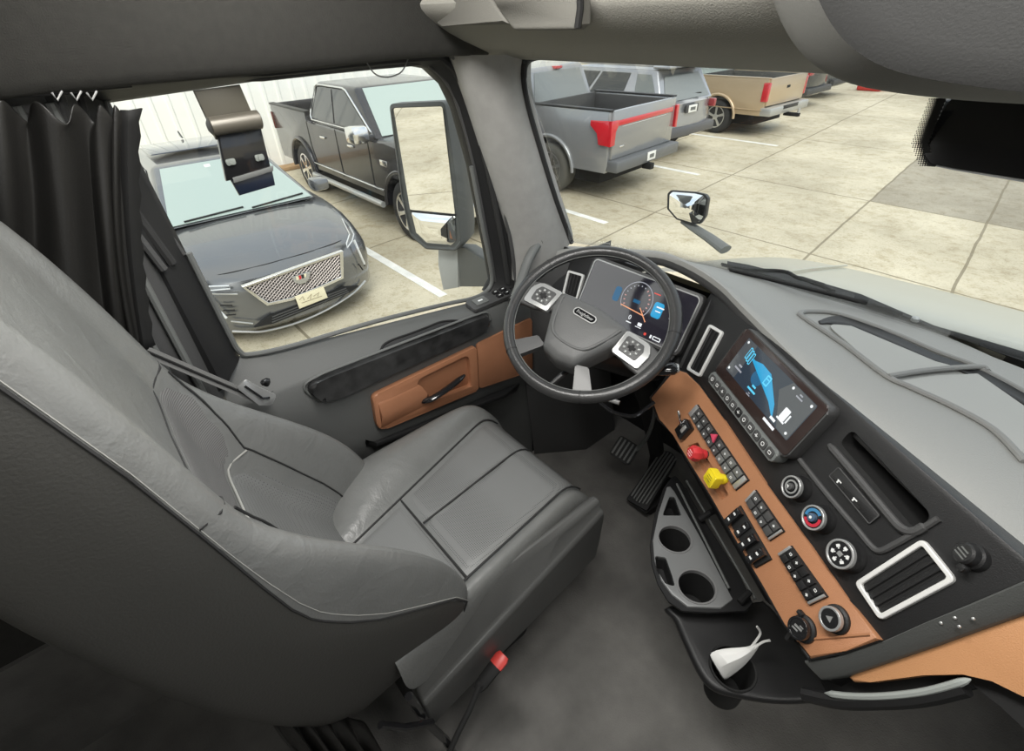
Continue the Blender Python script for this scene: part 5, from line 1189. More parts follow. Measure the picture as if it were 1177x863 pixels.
# ================================================================= parking lot
G = -1.02
def concrete():
    m = bpy.data.materials.new('concrete_paving'); m.use_nodes = True; nt = m.node_tree; b = nt.nodes['Principled BSDF']; b.inputs['Roughness'].default_value = .85
    N = lambda t, **k: [setattr(n, a, v) for n in [nt.nodes.new(t)] for a, v in k.items()] and n if False else None
    def math_(op, a, bb=None, c=None):
        n = nt.nodes.new('ShaderNodeMath'); n.operation = op
        for i, v in enumerate((a, bb, c)):
            if v is None: continue
            if isinstance(v, (int, float)): n.inputs[i].default_value = v
            else: nt.links.new(v, n.inputs[i])
        return n.outputs[0]
    g = nt.nodes.new('ShaderNodeNewGeometry'); sx = nt.nodes.new('ShaderNodeSeparateXYZ'); nt.links.new(g.outputs['Position'], sx.inputs[0])
    nz = nt.nodes.new('ShaderNodeTexNoise'); nz.inputs['Scale'].default_value = 1.4; nz.inputs['Detail'].default_value = 3; nt.links.new(g.outputs['Position'], nz.inputs['Vector'])
    wob = math_('MULTIPLY_ADD', nz.outputs['Fac'], .05, -.025)
    a = math_('ADD', math_('MULTIPLY_ADD', math_('SUBTRACT', sx.outputs['Y'], 7.0), .11, sx.outputs['X']), wob)
    y = math_('ADD', sx.outputs['Y'], wob)
    tot = None
    for src, L in ((a, (-9.6, -7.15, -4.72, -2.27, -.72, 1.6, 4.0)), (y, (-6.0, -3.2, -1.0, 1.17, 4.1, 6.95, 9.79, 13.85, 17.95, 22, 26, 30))):
        for c in L:
            v = math_('COMPARE', src, float(c), .016); tot = v if tot is None else math_('MAXIMUM', tot, v)
    n1 = nt.nodes.new('ShaderNodeTexNoise'); n1.inputs['Scale'].default_value = .55; n1.inputs['Detail'].default_value = 8; n1.inputs['Roughness'].default_value = .62; nt.links.new(g.outputs['Position'], n1.inputs['Vector'])
    r1 = nt.nodes.new('ShaderNodeValToRGB'); e = r1.color_ramp.elements; e[0].position = .32; e[1].position = .68; e[0].color = (.45, .40, .29, 1); e[1].color = (.68, .615, .465, 1); nt.links.new(n1.outputs['Fac'], r1.inputs[0])
    n2 = nt.nodes.new('ShaderNodeTexNoise'); n2.inputs['Scale'].default_value = 38; n2.inputs['Detail'].default_value = 4; nt.links.new(g.outputs['Position'], n2.inputs['Vector'])
    r2 = nt.nodes.new('ShaderNodeValToRGB'); e = r2.color_ramp.elements; e[0].position = .28; e[1].position = .45; e[0].color = (.72, .70, .66, 1); e[1].color = (1, 1, 1, 1); nt.links.new(n2.outputs['Fac'], r2.inputs[0])
    def mix(fac, c1, c2, mode='MIX'):
        n = nt.nodes.new('ShaderNodeMixRGB'); n.blend_type = mode
        for i, v in enumerate((fac, c1, c2)):
            if isinstance(v, (int, float)): n.inputs[i].default_value = v
            elif isinstance(v, tuple): n.inputs[i].default_value = v
            else: nt.links.new(v, n.inputs[i])
        return n.outputs[0]
    n3 = nt.nodes.new('ShaderNodeTexNoise'); n3.inputs['Scale'].default_value = 5.5; n3.inputs['Detail'].default_value = 9; n3.inputs['Roughness'].default_value = .75; nt.links.new(g.outputs['Position'], n3.inputs['Vector'])
    r3 = nt.nodes.new('ShaderNodeValToRGB'); e = r3.color_ramp.elements; e[0].position = .33; e[1].position = .52; e[0].color = (.74, .70, .62, 1); e[1].color = (1, 1, 1, 1); nt.links.new(n3.outputs['Fac'], r3.inputs[0])
    col = mix(1.0, mix(1.0, r1.outputs[0], r2.outputs[0], 'MULTIPLY'), r3.outputs[0], 'MULTIPLY')
    dark = math_('MULTIPLY', math_('GREATER_THAN', y, 9.79), math_('GREATER_THAN', a, -2.27))
    dark = math_('MULTIPLY', dark, math_('LESS_THAN', y, 13.85))
    col = mix(dark, col, mix(1.0, col, (.62, .62, .64, 1), 'MULTIPLY'))
    col = mix(math_('MULTIPLY', tot, .75), col, (.17, .14, .085, 1))
    nt.links.new(col, b.inputs['Base Color'])
    return m
M['concrete'] = concrete()
M['stripe'] = mat('parking_paint', (.80, .79, .74), .8, var=.14, vscale=5)
mb = MB(); mb.box((-2, 10, G-.05), (60, 90, .1)); struct(mb.build('ground', 'concrete', flat=True))
for y, x0, x1 in ((2.75, -10.5, -4.65), (6.0, -10.5, -4.95), (9.38, -10.5, -5.5), (12.75, -10.5, -5.6), (-.45, -10.5, -4.6)):
    mb = MB(); mb.box(((x0+x1)/2, y, G+.002), (x1-x0, .115, .004)); struct(mb.build('trim_5', 'stripe', flat=True))
# corrugated wall behind the cars
rows = []
xw = -12.75; M['siding'] = mat('white_ribbed_siding', (.9, .9, .85), .5, var=.03, vscale=1)
y = -9.0
while y < 13.0:
    for dy, dx in ((0, 0), (.20, 0), (.225, .035), (.275, .035), (.30, 0)):
        rows.append([(xw+dx, y+dy, G), (xw+dx, y+dy, G+6.5)])
    y += .305
mb = MB(); mb.grid(rows); struct(mb.build('wall_back', 'siding', flat=True))
M['curb'] = mat('curb_soil', (.42, .27, .14), .9, var=.2, vscale=8)
mb = MB(); mb.box((xw+.25, 2, G+.04), (.35, 22, .08), bev=.02); struct(mb.build('trim_6', 'curb'))

# ---------------------------------------------------------------- vehicles
M['tyre'] = mat('tyre', (.03, .03, .03), .8)
M['tyre_grey'] = mat('dusty_tyre', (.10, .098, .085), .9)
M['alloy'] = mat('alloy', (.62, .62, .6), .3, .7)
M['car_dark'] = mat('car_glass_dark', (.03, .035, .04), .05, coat=.6)
M['car_glass'] = mat('car_glass_bright', (.38, .46, .42), .06, coat=.8)  # pale green of reflected sky is put into the glass colour
M['car_glass_mid'] = mat('car_glass_mid', (.17, .19, .19), .06, coat=.8)
M['p_sedan'] = mat('paint_graphite', (.17, .175, .18), .24, .6, coat=.8)
M['p_black'] = mat('paint_black', (.028, .028, .033), .18, .2, coat=.35)
M['p_grey'] = mat('paint_carbon_grey', (.29, .295, .30), .24, .4, coat=.8)
M['p_silver'] = mat('paint_silver_grey', (.36, .37, .39), .22, .5, coat=.8)
M['p_gold'] = mat('paint_gold', (.52, .40, .26), .28, .35, coat=.6)
M['bed'] = mat('bed_liner', (.06, .06, .06), .7)
M['tail'] = mat('tail_light_red', (.55, .02, .03), .15, coat=.8)
M['plate'] = mat('plate_white', (.75, .75, .72), .5)
M['plate_y'] = mat('plate_cream', (.78, .72, .52), .5)
M['lamp'] = mat('head_lamp', (.75, .77, .78), .1, .3, coat=.8)

class Car:
    """local frame: t from tail to nose, s from the near side across, z above the ground"""
    def __init__(s, root, x0, y0, d, L, W, rot=0.0):
        s.r, s.x0, s.y0, s.d, s.L, s.W, s.c, s.sn, s.rot = root, x0, y0, d, L, W, math.cos(rot), math.sin(rot), rot
    def p(s, t, sd, z): return Vector((s.x0+s.c*s.d*t-s.sn*sd, s.y0+s.sn*s.d*t+s.c*sd, G+z))
    def loft(s, prof, name, m, W=None, pull=0, tpull=0, crown=0, zc=1.0, fr=(-1, -.975, -.92, -.7, -.35, 0, .35, .7, .92, .975, 1), tumble=0, ang=40, s0=None):
        W = W or s.W; c = s.W/2 if s0 is None else s0
        rows = []
        cx = sum(a for a, b in prof)/len(prof)
        for f in fr:
            a = abs(f); edge = max(0, (a-.90)/.10)
            r_ = []
            for t, z in prof:
                k = max(0, min(1, (t-(s.L-1.0))/1.0)); kt = max(0, min(1, (1.0-t)/1.0))
                t2 = t - pull*a**3*k + tpull*a**3*kt
                z2 = z - (crown*a**4+.03*edge**2)*(1 if z > zc else 0)
                t2 += (.02*edge**2)*(1 if kt > .5 else -1 if k > .5 else 0)
                w = W/2*f*(1-tumble*max(0, z-zc))*(1-.03*max(0, .55-z)/.3)
                r_.append(s.p(t2, c+w, z2))
            rows.append(r_)
        mb = MB(); mb.grid(rows, closed_v=True, caps=True); return mb.build(name, m, s.r, ang=ang)
    def frustum(s, base, roof, zb, zr, ib, ir, name, m, bev=.05):
        (a0, a1), (b0, b1) = base, roof; W = s.W
        P = [s.p(a0, ib, zb), s.p(a1, ib, zb), s.p(a1, W-ib, zb), s.p(a0, W-ib, zb), s.p(b0, ir, zr-.04), s.p(b1, ir, zr-.04), s.p(b1, W-ir, zr-.04), s.p(b0, W-ir, zr-.04)]
        b2 = bmesh.new(); v = [b2.verts.new(q) for q in P]
        for f in ((0, 1, 5, 4), (1, 2, 6, 5), (2, 3, 7, 6), (3, 0, 4, 7), (4, 5, 6, 7), (0, 3, 2, 1)): b2.faces.new([v[i] for i in f])
        # crowned roof
        top = [f for f in b2.faces if all(w in (v[4], v[5], v[6], v[7]) for w in f.verts)]
        r = bmesh.ops.poke(b2, faces=top); r['verts'][0].co.z += .05
        ed = [e for e in b2.edges if (e.verts[0] in v and e.verts[1] in v and not (e.verts[0] in v[:4] and e.verts[1] in v[:4]))]
        bmesh.ops.bevel(b2, geom=ed, offset=bev, segments=3, affect='EDGES', profile=.5)
        mb = MB(); mb.merge(b2); o = mb.build(name, m, s.r, ang=50)
        s.q = P; return o
    def pane(s, side, pts, name, m, off=.006, th=.006, par=None):
        """window on a face of the last frustum; pts are (along, up) fractions"""
        i = {'near': (0, 1, 5, 4), 'front': (1, 2, 6, 5), 'far': (3, 2, 6, 7), 'rear': (0, 3, 7, 4)}[side]
        A, B, C_, D = [s.q[k] for k in i]
        n = (B-A).cross(D-A).normalized(); ctr = sum(s.q, Vector())/8
        if n.dot(A-ctr) < 0: n = -n
        P = [A.lerp(B, u).lerp(D.lerp(C_, u), v) + n*off for u, v in pts]
        mb = MB(); mb.prism(P, n*th, bev=.002); return mb.build(name, m, par or s.r, flat=True), P, n
    def wheel(s, t, sd, r, w, spokes, tyre='tyre', rimm='alloy', face=-1):
        c = s.p(t, sd, r); f = Frame(c, (s.c, s.sn, 0), (-s.sn*face, s.c*face, 0))
        mb = MB(); mb.lathe(f, [(r*.62, .0), (r*.66, .012), (r*.9, .012), (r*.985, -.02), (r, -.06), (r, -w+.05), (r*.97, -w), (r*.6, -w)], 36, caps=True); ty = mb.build('wheel', tyre, s.r, ang=50)
        mb = MB(); mb.lathe(f, [(r*.66, .004), (r*.64, .008), (r*.60, .0), (r*.58, -.05), (.01, -.06)], 36, caps=False); mb.build('wheel_barrel', 'plastic', ty)
        mb = MB(); mb.ring(f, circ(0, 0, r*.655, 36), circ(0, 0, r*.60, 36), -.01, .012)
        for i in range(spokes):
            a = 2*PI*i/spokes+.3; ca, sa = math.cos(a), math.sin(a); wd = r*.075*(6/spokes)**.5
            P = [(ca*.06-sa*wd*.7, sa*.06+ca*wd*.7), (ca*r*.62-sa*wd, sa*r*.62+ca*wd), (ca*r*.62+sa*wd, sa*r*.62-ca*wd), (ca*.06+sa*wd*.7, sa*.06-ca*wd*.7)]
            mb.prism([f.p(*q, -.012) for q in P], f.n*.02)
        mb.lathe(f, [(.07, -.015), (.065, .012), (.03, .016)], 16); mb.build('rim', rimm, ty, ang=30)
        return ty
    def box(s, t0, t1, s0, s1, z0, z1, name, m, bev=.01, par=None):
        a, b = s.p(t0, s0, z0), s.p(t1, s1, z1); mb = MB(); mb.box((0, 0, 0), [abs(t1-t0), abs(s1-s0), abs(z1-z0)], Matrix.Translation((a+b)/2) @ Matrix.Rotation(s.rot, 4, 'Z'), bev=bev); return mb.build(name, m, par or s.r)
    def poly(s, pts, vec, name, m, bev=0, par=None):
        mb = MB(); mb.prism([s.p(*q) for q in pts], vec, bev=bev); return mb.build(name, m, par or s.r)

def arch(t, r, z0, n=12, up=True):
    """points of a wheel arch going from front to rear, for a profile walked along the bottom towards the tail"""
    return [(t+r*math.cos(PI*i/n), z0+r*1.0*math.sin(PI*i/n)) for i in range(n+1)]

def pickup(root, x0, y0, d, P, paint):
    c = Car(root, x0, y0, d, P['L'], P['W'], P.get('rot', 0)); L, W, lb, zb, tc = P['L'], P['W'], P['lb'], P['zb'], P['tc']
    rw, fw, R, bz, hz, H, cl = P['rw'], P['fw'], P['R'], P['belt'], P['hood'], P['H'], P['cl']
    Ra = R+.09; zc = R
    prof = [(lb+.012, cl), (lb+.012, zb-.02), (lb+.03, bz+.02), (tc, bz), (tc+.25, hz+.02), (L-.35, hz-.03), (L-.08, hz-.13), (L-.01, hz-.25), (L, .75), (L-.03, .48), (L-.12, cl)]
    prof += [(fw+Ra, cl)] + arch(fw, Ra, zc)[0:] + [(fw-Ra, cl)]
    c.loft(prof, 'cab_body', paint, pull=.22, crown=.03, zc=.9)
    # bed: side walls, floor, bulkhead, tailgate
    for nm, s_ in (('near', 0), ('far', 1)):
        pr = [(0.03, .50), (0, .62), (0, zb-.04), (.02, zb), (lb, zb), (lb, cl), (rw+Ra, cl)] + arch(rw, Ra, zc) + [(rw-Ra, .50)]
        c.loft(pr, 'bed_side', paint, W=.10, fr=(-1, -.8, 0, .8, 1), s0=.06 if s_ == 0 else W-.06, ang=40)
    c.box(.02, lb, .1, W-.1, .78, .83, 'bed_floor', 'bed'); c.box(lb-.05, lb, .1, W-.1, .8, zb-.01, 'bed_front', 'bed')
    for s_ in (.125, W-.125): c.box(.03, lb-.03, s_-.012, s_+.012, .82, zb-.03, 'bed_wall', 'bed')
    tg = c.box(-.045, .03, .07, W-.07, .70, zb, 'tailgate', paint, bev=.02)
    for s_ in (.06, W-.06): c.box(-.01, lb, s_-.055, s_+.055, zb-.012, zb+.018, 'bed_rail', P.get('rail', 'plastic'), bev=.008)
    c.box(.3, L-.5, .28, W-.28, .24, .85, 'underbody', 'matt_black')
    # cab
    rf = (lb+.10+P.get('rr', .12), tc-P.get('wr', .72))
    c.frustum((lb+.03, tc+.02), rf, bz-.02, H, .05, .24, 'cab', paint, bev=.07)
    for t in (rw, fw):
        for sd, fc in ((.015, -1), (W-.015, 1)): c.wheel(t, sd, R, .27, P.get('spokes', 6), P.get('tyre', 'tyre'), P.get('rim', 'alloy'), fc)
    # arch flares
    for t in (rw, fw):
        for sd, q in ((-.006, 1), (W+.006, -1)):
            A = [c.p(t+(Ra+.035)*math.cos(a), sd+.0*q, zc+(Ra+.035)*math.sin(a)) for a in [PI*i/18 for i in range(19)]]
            mb = MB(); mb.tube(A, .032, 8, flat=1.0); mb.build('arch_flare', paint if not P.get('flare') else P['flare'], root, ang=80)
    return c

# ---- grey pickup seen from behind, nose to the wall
r = thing('pickup_truck', 'grey crew cab pickup with a red light bar across its tailgate, beyond the pillar', 'pickup truck', (-8.5, 7.5, G))
P = dict(L=5.9, W=2.03, lb=1.72, zb=1.42, tc=4.3, rw=1.24, fw=4.93, R=.42, belt=1.30, hood=1.28, H=1.95, cl=.50, rot=.098, tyre='tyre_grey', rim=mat('alloy_dark', (.25, .25, .24), .4, .6))
c = pickup(r, -5.60, 6.67, -1, P, 'p_grey')
pn, _, _ = c.pane('rear', [(.08, .12), (.92, .12), (.90, .88), (.10, .88)], 'rear_window', 'car_glass_mid')
c.pane('near', [(.12, .12), (.45, .12), (.45, .86), (.16, .86)], 'side_window', 'car_glass_mid'); c.pane('near', [(.48, .12), (.93, .12), (.78, .86), (.48, .86)], 'side_window', 'car_glass_mid'); c.pane('far', [(.12, .12), (.45, .12), (.45, .86), (.16, .86)], 'side_window', 'car_glass_mid'); c.pane('front', [(.05, .06), (.95, .06), (.92, .92), (.08, .92)], 'windshield', 'car_glass')
c.box(1.88, 2.0, .92, 1.12, 1.86, 1.905, 'brake_light', 'tail')
tb = c.box(-.062, -.03, .16, 1.87, 1.195, 1.275, 'light_bar', 'tail', bev=.012)
for sd, e in ((-.004, 1), (2.034, -1)):
    n_ = c.p(0, sd-e*.02, 1)-c.p(0, sd, 1)
    c.poly([(-.03, sd, 1.29), (.34, sd, 1.275), (.345, sd, 1.20), (.20, sd, 1.10), (.17, sd, .93), (-.03, sd, .92)], n_, 'tail_light', 'tail', bev=.006)
    n2_ = c.p(-.03, sd, 1)-c.p(0, sd, 1)
    c.poly([(-.012, sd-e*.02, 1.29), (-.012, sd+e*(.17 if e > 0 else .06), 1.285), (-.012, sd+e*(.17 if e > 0 else .06), 1.19), (-.012, sd+e*(.10 if e > 0 else .05), 1.13), (-.012, sd+e*(.10 if e > 0 else .05), .93), (-.012, sd-e*.02, .92)], n2_*2, 'tail_light', 'tail', bev=.006)
c.box(-.052, -.04, .3, 1.73, 1.17, 1.182, 'tailgate_trim', 'chrome'); c.box(-.054, -.04, .28, .40, .86, .89, 'badge', 'chrome')
bp = c.box(-.20, .1, .03, W_ if False else 2.0, .52, .70, 'rear_bumper', mat('bumper_grey', (.14, .145, .15), .35, .2), bev=.03)
c.box(-.215, -.2, .92, 1.18, .56, .70, 'number_plate', 'plate', par=bp); c.box(-.217, -.215, .98, 1.12, .60, .66, 'plate_mark', 'plastic_grey', bev=0, par=bp)
c.box(-.28, -.1, .95, 1.06, .42, .52, 'tow_hitch', 'matt_black')
for t in (.1, .35, .6): pass
# ---- black pickup nose out
r = thing('pickup_truck', 'black crew cab pickup with chrome mirror and chrome window trim by the wall', 'pickup truck', (-8.5, 4.5, G))
P = dict(L=5.9, W=2.06, lb=1.80, zb=1.44, tc=4.35, rw=1.22, fw=4.97, R=.42, belt=1.33, hood=1.33, H=1.93, cl=.52, rim='chrome', wr=.85)
c = pickup(r, -11.50, 3.42, 1, P, 'p_black'); W = 2.06
c.pane('near', [(.05, .10), (.42, .10), (.43, .88), (.10, .88)], 'side_window', 'car_dark'); c.pane('near', [(.45, .10), (.93, .10), (.74, .88), (.46, .88)], 'side_window', 'car_dark'); c.pane('far', [(.1, .1), (.9, .1), (.74, .88), (.14, .88)], 'side_window', 'car_dark')
_, wp, wn = c.pane('front', [(.04, .03), (.96, .03), (.93, .95), (.07, .95)], 'windshield', 'car_glass')
_, _, _ = c.pane('rear', [(.1, .15), (.9, .15), (.88, .85), (.12, .85)], 'rear_window', 'car_dark')
def edge_on(c, side, pts, r_, name, m, closed=True):
    i = {'near': (0, 1, 5, 4), 'front': (1, 2, 6, 5)}[side]; A, B, C_, D = [c.q[k] for k in i]; n = (B-A).cross(D-A).normalized(); ctr = sum(c.q, Vector())/8
    if n.dot(A-ctr) < 0: n = -n
    mb = MB(); mb.tube([A.lerp(B, u).lerp(D.lerp(C_, u), v)+n*.012 for u, v in pts], r_, 6, closed=closed); return mb.build(name, m, c.r)
edge_on(c, 'near', [(.02, .30), (.03, .14), (.06, .05), (.96, .05), (.96, .10), (.78, .90), (.72, .94), (.08, .94), (.04, .88)], .014, 'window_trim', 'chrome')
mr = c.box(4.05, 4.33, -.30, -.04, 1.27, 1.50, 'side_mirror', 'chrome', bev=.05); c.box(4.15, 4.25, -.06, .10, 1.28, 1.36, 'mirror_foot', 'p_black', par=mr); c.box(4.06, 4.075, -.27, -.07, 1.30, 1.47, 'mirror_face', 'mirror', par=mr)
for t in (2.35, 3.42): c.box(t, t+.18, -.03, .02, 1.10, 1.14, 'door_handle', 'chrome', bev=.012)
for t in (1.80, 2.98, 4.10):
    mb = MB(); mb.tube([c.p(t+.02, -.001, 1.30), c.p(t, -.003, .9), c.p(t+(.10 if t < 2 else 0), -.001, .58)], .006, 6); mb.build('door_gap', 'matt_black', r)
mb = MB(); mb.tube([c.p(1.75, -.06, .42), c.p(4.4, -.06, .42)], .045, 10); mb.build('running_board', 'silver', r); mb = MB(); mb.tube([c.p(1.75, -.008, .62), c.p(4.4, -.008, .62)], .012, 8); mb.build('sill_trim', 'chrome', r)
c.box(4.42, 4.62, -.012, .02, .98, 1.06, 'fender_badge', 'chrome', bev=.006)
gr = c.box(5.78, 5.90, .42, 1.64, .70, 1.18, 'grille', 'matt_black', bev=.02)
for i in range(6): c.box(5.89, 5.93, .44, 1.62, .74+i*.075, .765+i*.075, 'grille_bar', 'chrome', bev=.006, par=gr)
for s0 in (.12, 1.62): c.box(5.52, 5.80, s0, s0+.30, .86, 1.14, 'head_light', 'lamp', bev=.03)
fb_ = c.box(5.72, 5.92, .22, 1.82, .42, .64, 'front_bumper', 'chrome', bev=.04)
c.box(-.03, .02, -.006, .03, 1.0, 1.30, 'tail_light', mat('tail_dark_red', (.14, .03, .02), .2))
for i in range(5): c.box(.08, 1.7, .32+i*.34, .36+i*.34, .83, .85, 'bed_rib', 'bed', bev=.004)
# ---- graphite sedan nose out, right beside the door
r = thing('sedan_car', 'dark grey sedan with chrome mesh grille and cream plate, facing the truck door', 'car', (-7.5, 1.27, G))
L, W = 5.16, 1.88; x0 = -4.936-L
c = Car(r, x0, .328, 1, L, W)
prof = [(.12, .32), (.0, .50), (.02, .95), (.12, 1.04), (.75, 1.08), (1.4, 1.05), (3.75, 1.0), (3.95, .985), (4.35, .94), (4.75, .86), (5.02, .765), (5.11, .71), (5.14, .60), (5.15, .40), (5.16, .22), (5.10, .17), (4.85, .17)]
prof += [(4.63, .18)] + arch(4.25, .38, .33)[1:-1] + [(3.87, .18), (1.55, .18)] + arch(1.15, .38, .33)[1:-1] + [(.77, .2)]
c.loft(prof, 'car_body', 'p_sedan', pull=.36, tpull=.25, crown=.055, zc=.58, ang=40)
c.box(.5, L-.6, .25, W-.25, .2, .6, 'underbody', 'matt_black')
c.frustum((.55, 3.93), (1.55, 2.95), 1.0, 1.475, .13, .33, 'cabin', 'p_sedan', bev=.07)
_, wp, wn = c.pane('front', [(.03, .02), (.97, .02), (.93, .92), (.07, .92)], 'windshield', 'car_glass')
c.pane('near', [(.10, .12), (.50, .10), (.51, .85), (.22, .85)], 'side_window', 'car_dark'); c.pane('near', [(.53, .10), (.93, .08), (.80, .85), (.53, .85)], 'side_window', 'car_dark'); c.pane('far', [(.12, .1), (.93, .08), (.80, .85), (.2, .85)], 'side_window', 'car_dark'); c.pane('rear', [(.06, .1), (.94, .1), (.9, .9), (.1, .9)], 'rear_window', 'car_dark')
q = [c.p(t, s_, z) for t, s_, z in ((1.9, .42, 1.496), (2.65, .42, 1.494), (2.65, 1.46, 1.494), (1.9, 1.46, 1.496))]
mb = MB(); mb.prism(q, (0, 0, .012), bev=.004); mb.build('roof_glass', mat('roof_glass_blue', (.02, .035, .07), .05, coat=1), r)  # dark roof glass, its blue reflection mixed into the base colour
mb = MB(); mb.prism([c.p(1.68, .94, 1.49), c.p(1.52, .94, 1.49), c.p(1.50, .94, 1.56)], (0, .02, 0), bev=.004); mb.build('shark_fin', 'gloss', r)
for sd, e in ((.06, -1), (W-.06, 1)):
    m_ = c.box(3.45, 3.68, sd+e*.02 if e > 0 else sd-.22, sd+.22 if e > 0 else sd-.02, .98, 1.12, 'side_mirror', 'p_sedan', bev=.04)
    c.box(3.45, 3.46, sd+.04*e if e > 0 else sd-.2, sd+.2 if e > 0 else sd-.04, 1.0, 1.1, 'mirror_face', 'mirror', par=m_)
for t in (1.15, 4.25):
    for sd, fc in ((.03, -1), (W-.03, 1)): c.wheel(t, sd, .345, .24, 10, 'tyre', 'alloy', fc)
xn = c.x0+L
FN = Frame((xn+.004, 0, G), (0, 1, 0), (1, 0, 0))
def n2(x, y, k=.2209, ox=180, oy=230, w=0): return FN.uv(ox+x*k, oy+y*k, w)
go = [n2(440, 448), n2(967, 260), n2(970, 405), n2(868, 452), n2(700, 520), n2(572, 547)][::-1]
gi = [n2(462, 452), n2(950, 280), n2(955, 395), n2(862, 437), n2(700, 503), n2(580, 530)][::-1]
mb = MB(); mb.plate(FN, gi, -.10, .004); gr = mb.build('grille', 'matt_black', r)
mb = MB(); mb.ring(FN, go, gi, -.03, .02); mb.build('grille_frame', 'chrome', gr, bevel=.004)
# diamond mesh: two families of bars clipped to the grille
mb = MB()
def inside(p, poly):
    r_ = False; n = len(poly)
    for i in range(n):
        (x1, y1), (x2, y2) = poly[i], poly[(i+1) % n]
        if (y1 > p[1]) != (y2 > p[1]) and p[0] < (x2-x1)*(p[1]-y1)/(y2-y1)+x1: r_ = not r_
    return r_
us = [p[0] for p in gi]; vs = [p[1] for p in gi]
for sg in (1, -1):
    k = min(us)-1
    while k < max(us)+1:
        seg = []
        for i in range(61):
            v = min(vs)+(max(vs)-min(vs))*i/60; u = k+sg*(v-min(vs))*1.5
            if inside((u, v), gi): seg.append((u, v))
        if len(seg) > 1:
            a, b = seg[0], seg[-1]; A, B = FN.p(*a, .007), FN.p(*b, .007); mb.tube([A, B], .0055, 4)
        k += .047
mb.build('grille_mesh', mat('mesh_pewter', (.38, .34, .32), .35, .6), gr)
mb = MB(); mb.plate(FN, [n2(698, 396), n2(796, 365), n2(790, 404), n2(772, 424), n2(742, 434), n2(714, 425)][::-1], .012, .028, bev=.004); em = mb.build('crest_emblem', 'silver', r)
for i, m_ in enumerate(('plate_y', 'tail', 'plastic', 'plate_y')):
    a, b = (722+i*14, 397-i*4.5), (734+i*14, 393-i*4.5); mb = MB(); mb.plate(FN, [n2(a[0], a[1], w=.02), n2(b[0], b[1], w=.02), n2(b[0]+(1 if i < 3 else -4), b[1]+14), n2(a[0]+2, a[1]+16)][::-1], .028, .031); mb.build('crest_field', m_, em)
mb = MB(); mb.plate(FN, [n2(714, 496), n2(863, 446), n2(885, 502), n2(738, 560)][::-1], .02, .03, bev=.003); pl = mb.build('number_plate', 'plate_y', r)
for pts in (((742, 520), (760, 500), (768, 520)), ((785, 512), (805, 488), (800, 515)), ((815, 500), (845, 480), (838, 500)), ((755, 535), (860, 498))):
    mb = MB(); mb.tube([FN.p(*n2(x, y, w=.03), .0315) for x, y in pts], .004, 4); mb.build('plate_mark', mat('plate_ink', (.35, .3, .2), .6), pl)
lo = [n2(598, 598), n2(978, 452), n2(1004, 480), n2(605, 643)][::-1]
mb = MB(); mb.plate(FN, lo, -.06, .003); it = mb.build('lower_intake', 'matt_black', r)
for t in (.2, .5, .8):
    A = Vector(n2(600, 598+45*t)); B = Vector(n2(980+22*t, 452+28*t)); mb = MB(); mb.tube([FN.p(*A, .006), FN.p(*B, .006)], .007, 6); mb.build('intake_bar', 'plastic_mid', it)
for tri in (((508, 662), (598, 592), (602, 642)), ((978, 452), (1052, 446), (1002, 482))):
    mb = MB(); mb.plate(FN, [n2(*q_) for q_ in tri][::-1], -.03, .006); mb.build('intake_corner', 'matt_black', r)
def xn_at(px, py):
    """point on the curved nose: nose plane pulled back towards the corners"""
    x = xn
    for _ in range(6):
        q_ = AX(px, py, x); f = abs((q_.y-c.y0-W/2)/(W/2)); x = xn+.012-.36*min(f, 1.0)**3*.95-max(0, (q_.z-G-.62))*.35
    return AX(px, py, x)
c2 = lambda x, y: (180+x*.2209, 230+y*.2209)
mb = MB(); mb.tube(smooth([xn_at(*c2(*q_)) for q_ in ((395, 682), (480, 685), (560, 682), (700, 648), (820, 602), (930, 545), (1030, 478), (1085, 420))], 3), .011, 8); mb.build('splitter', 'silver', r)
for pts, nm in ((((160, 338), (205, 395), (262, 450), (375, 447), (382, 462), (290, 470), (245, 468), (195, 410)), 'head_light'), (((962, 100), (1000, 140), (1022, 180), (1012, 215), (988, 250), (985, 225), (1000, 180)), 'head_light')):
    P_ = [xn_at(*c2(*q_)) for q_ in pts]; mb = MB(); mb.prism(P_, (.02, 0, .008), bev=.003); mb.build(nm, mat('lamp_lens', (.2, .21, .22), .08, .3, coat=1), r)
    mb = MB(); mb.tube([q_+Vector((.022, 0, .01)) for q_ in P_], .007, 6, closed=True); mb.build('lamp_edge', 'lamp', r)
for pts in (((165, 345), (235, 470), (300, 548), (362, 610)), ((1024, 205), (1050, 265), (1078, 330))):
    mb = MB(); mb.tube(smooth([xn_at(*c2(*q_))+Vector((.016, 0, 0)) for q_ in pts], 3), .013, 8); mb.build('daytime_light', 'lamp', r)
for (a, b) in (((330, 545), (392, 545)), ((345, 572), (405, 570)), ((360, 596), (410, 592)), ((1060, 290), (1080, 340)), ((1048, 330), (1070, 360)), ((280, 485), (420, 487)), ((385, 628), (500, 640))):
    mb = MB(); mb.tube([xn_at(*c2(*a))+Vector((.012, 0, 0)), xn_at(*c2(*b))+Vector((.012, 0, 0))], .008, 6); mb.build('bumper_trim', 'silver' if a[0] in (280, 385) else 'matt_black', r)
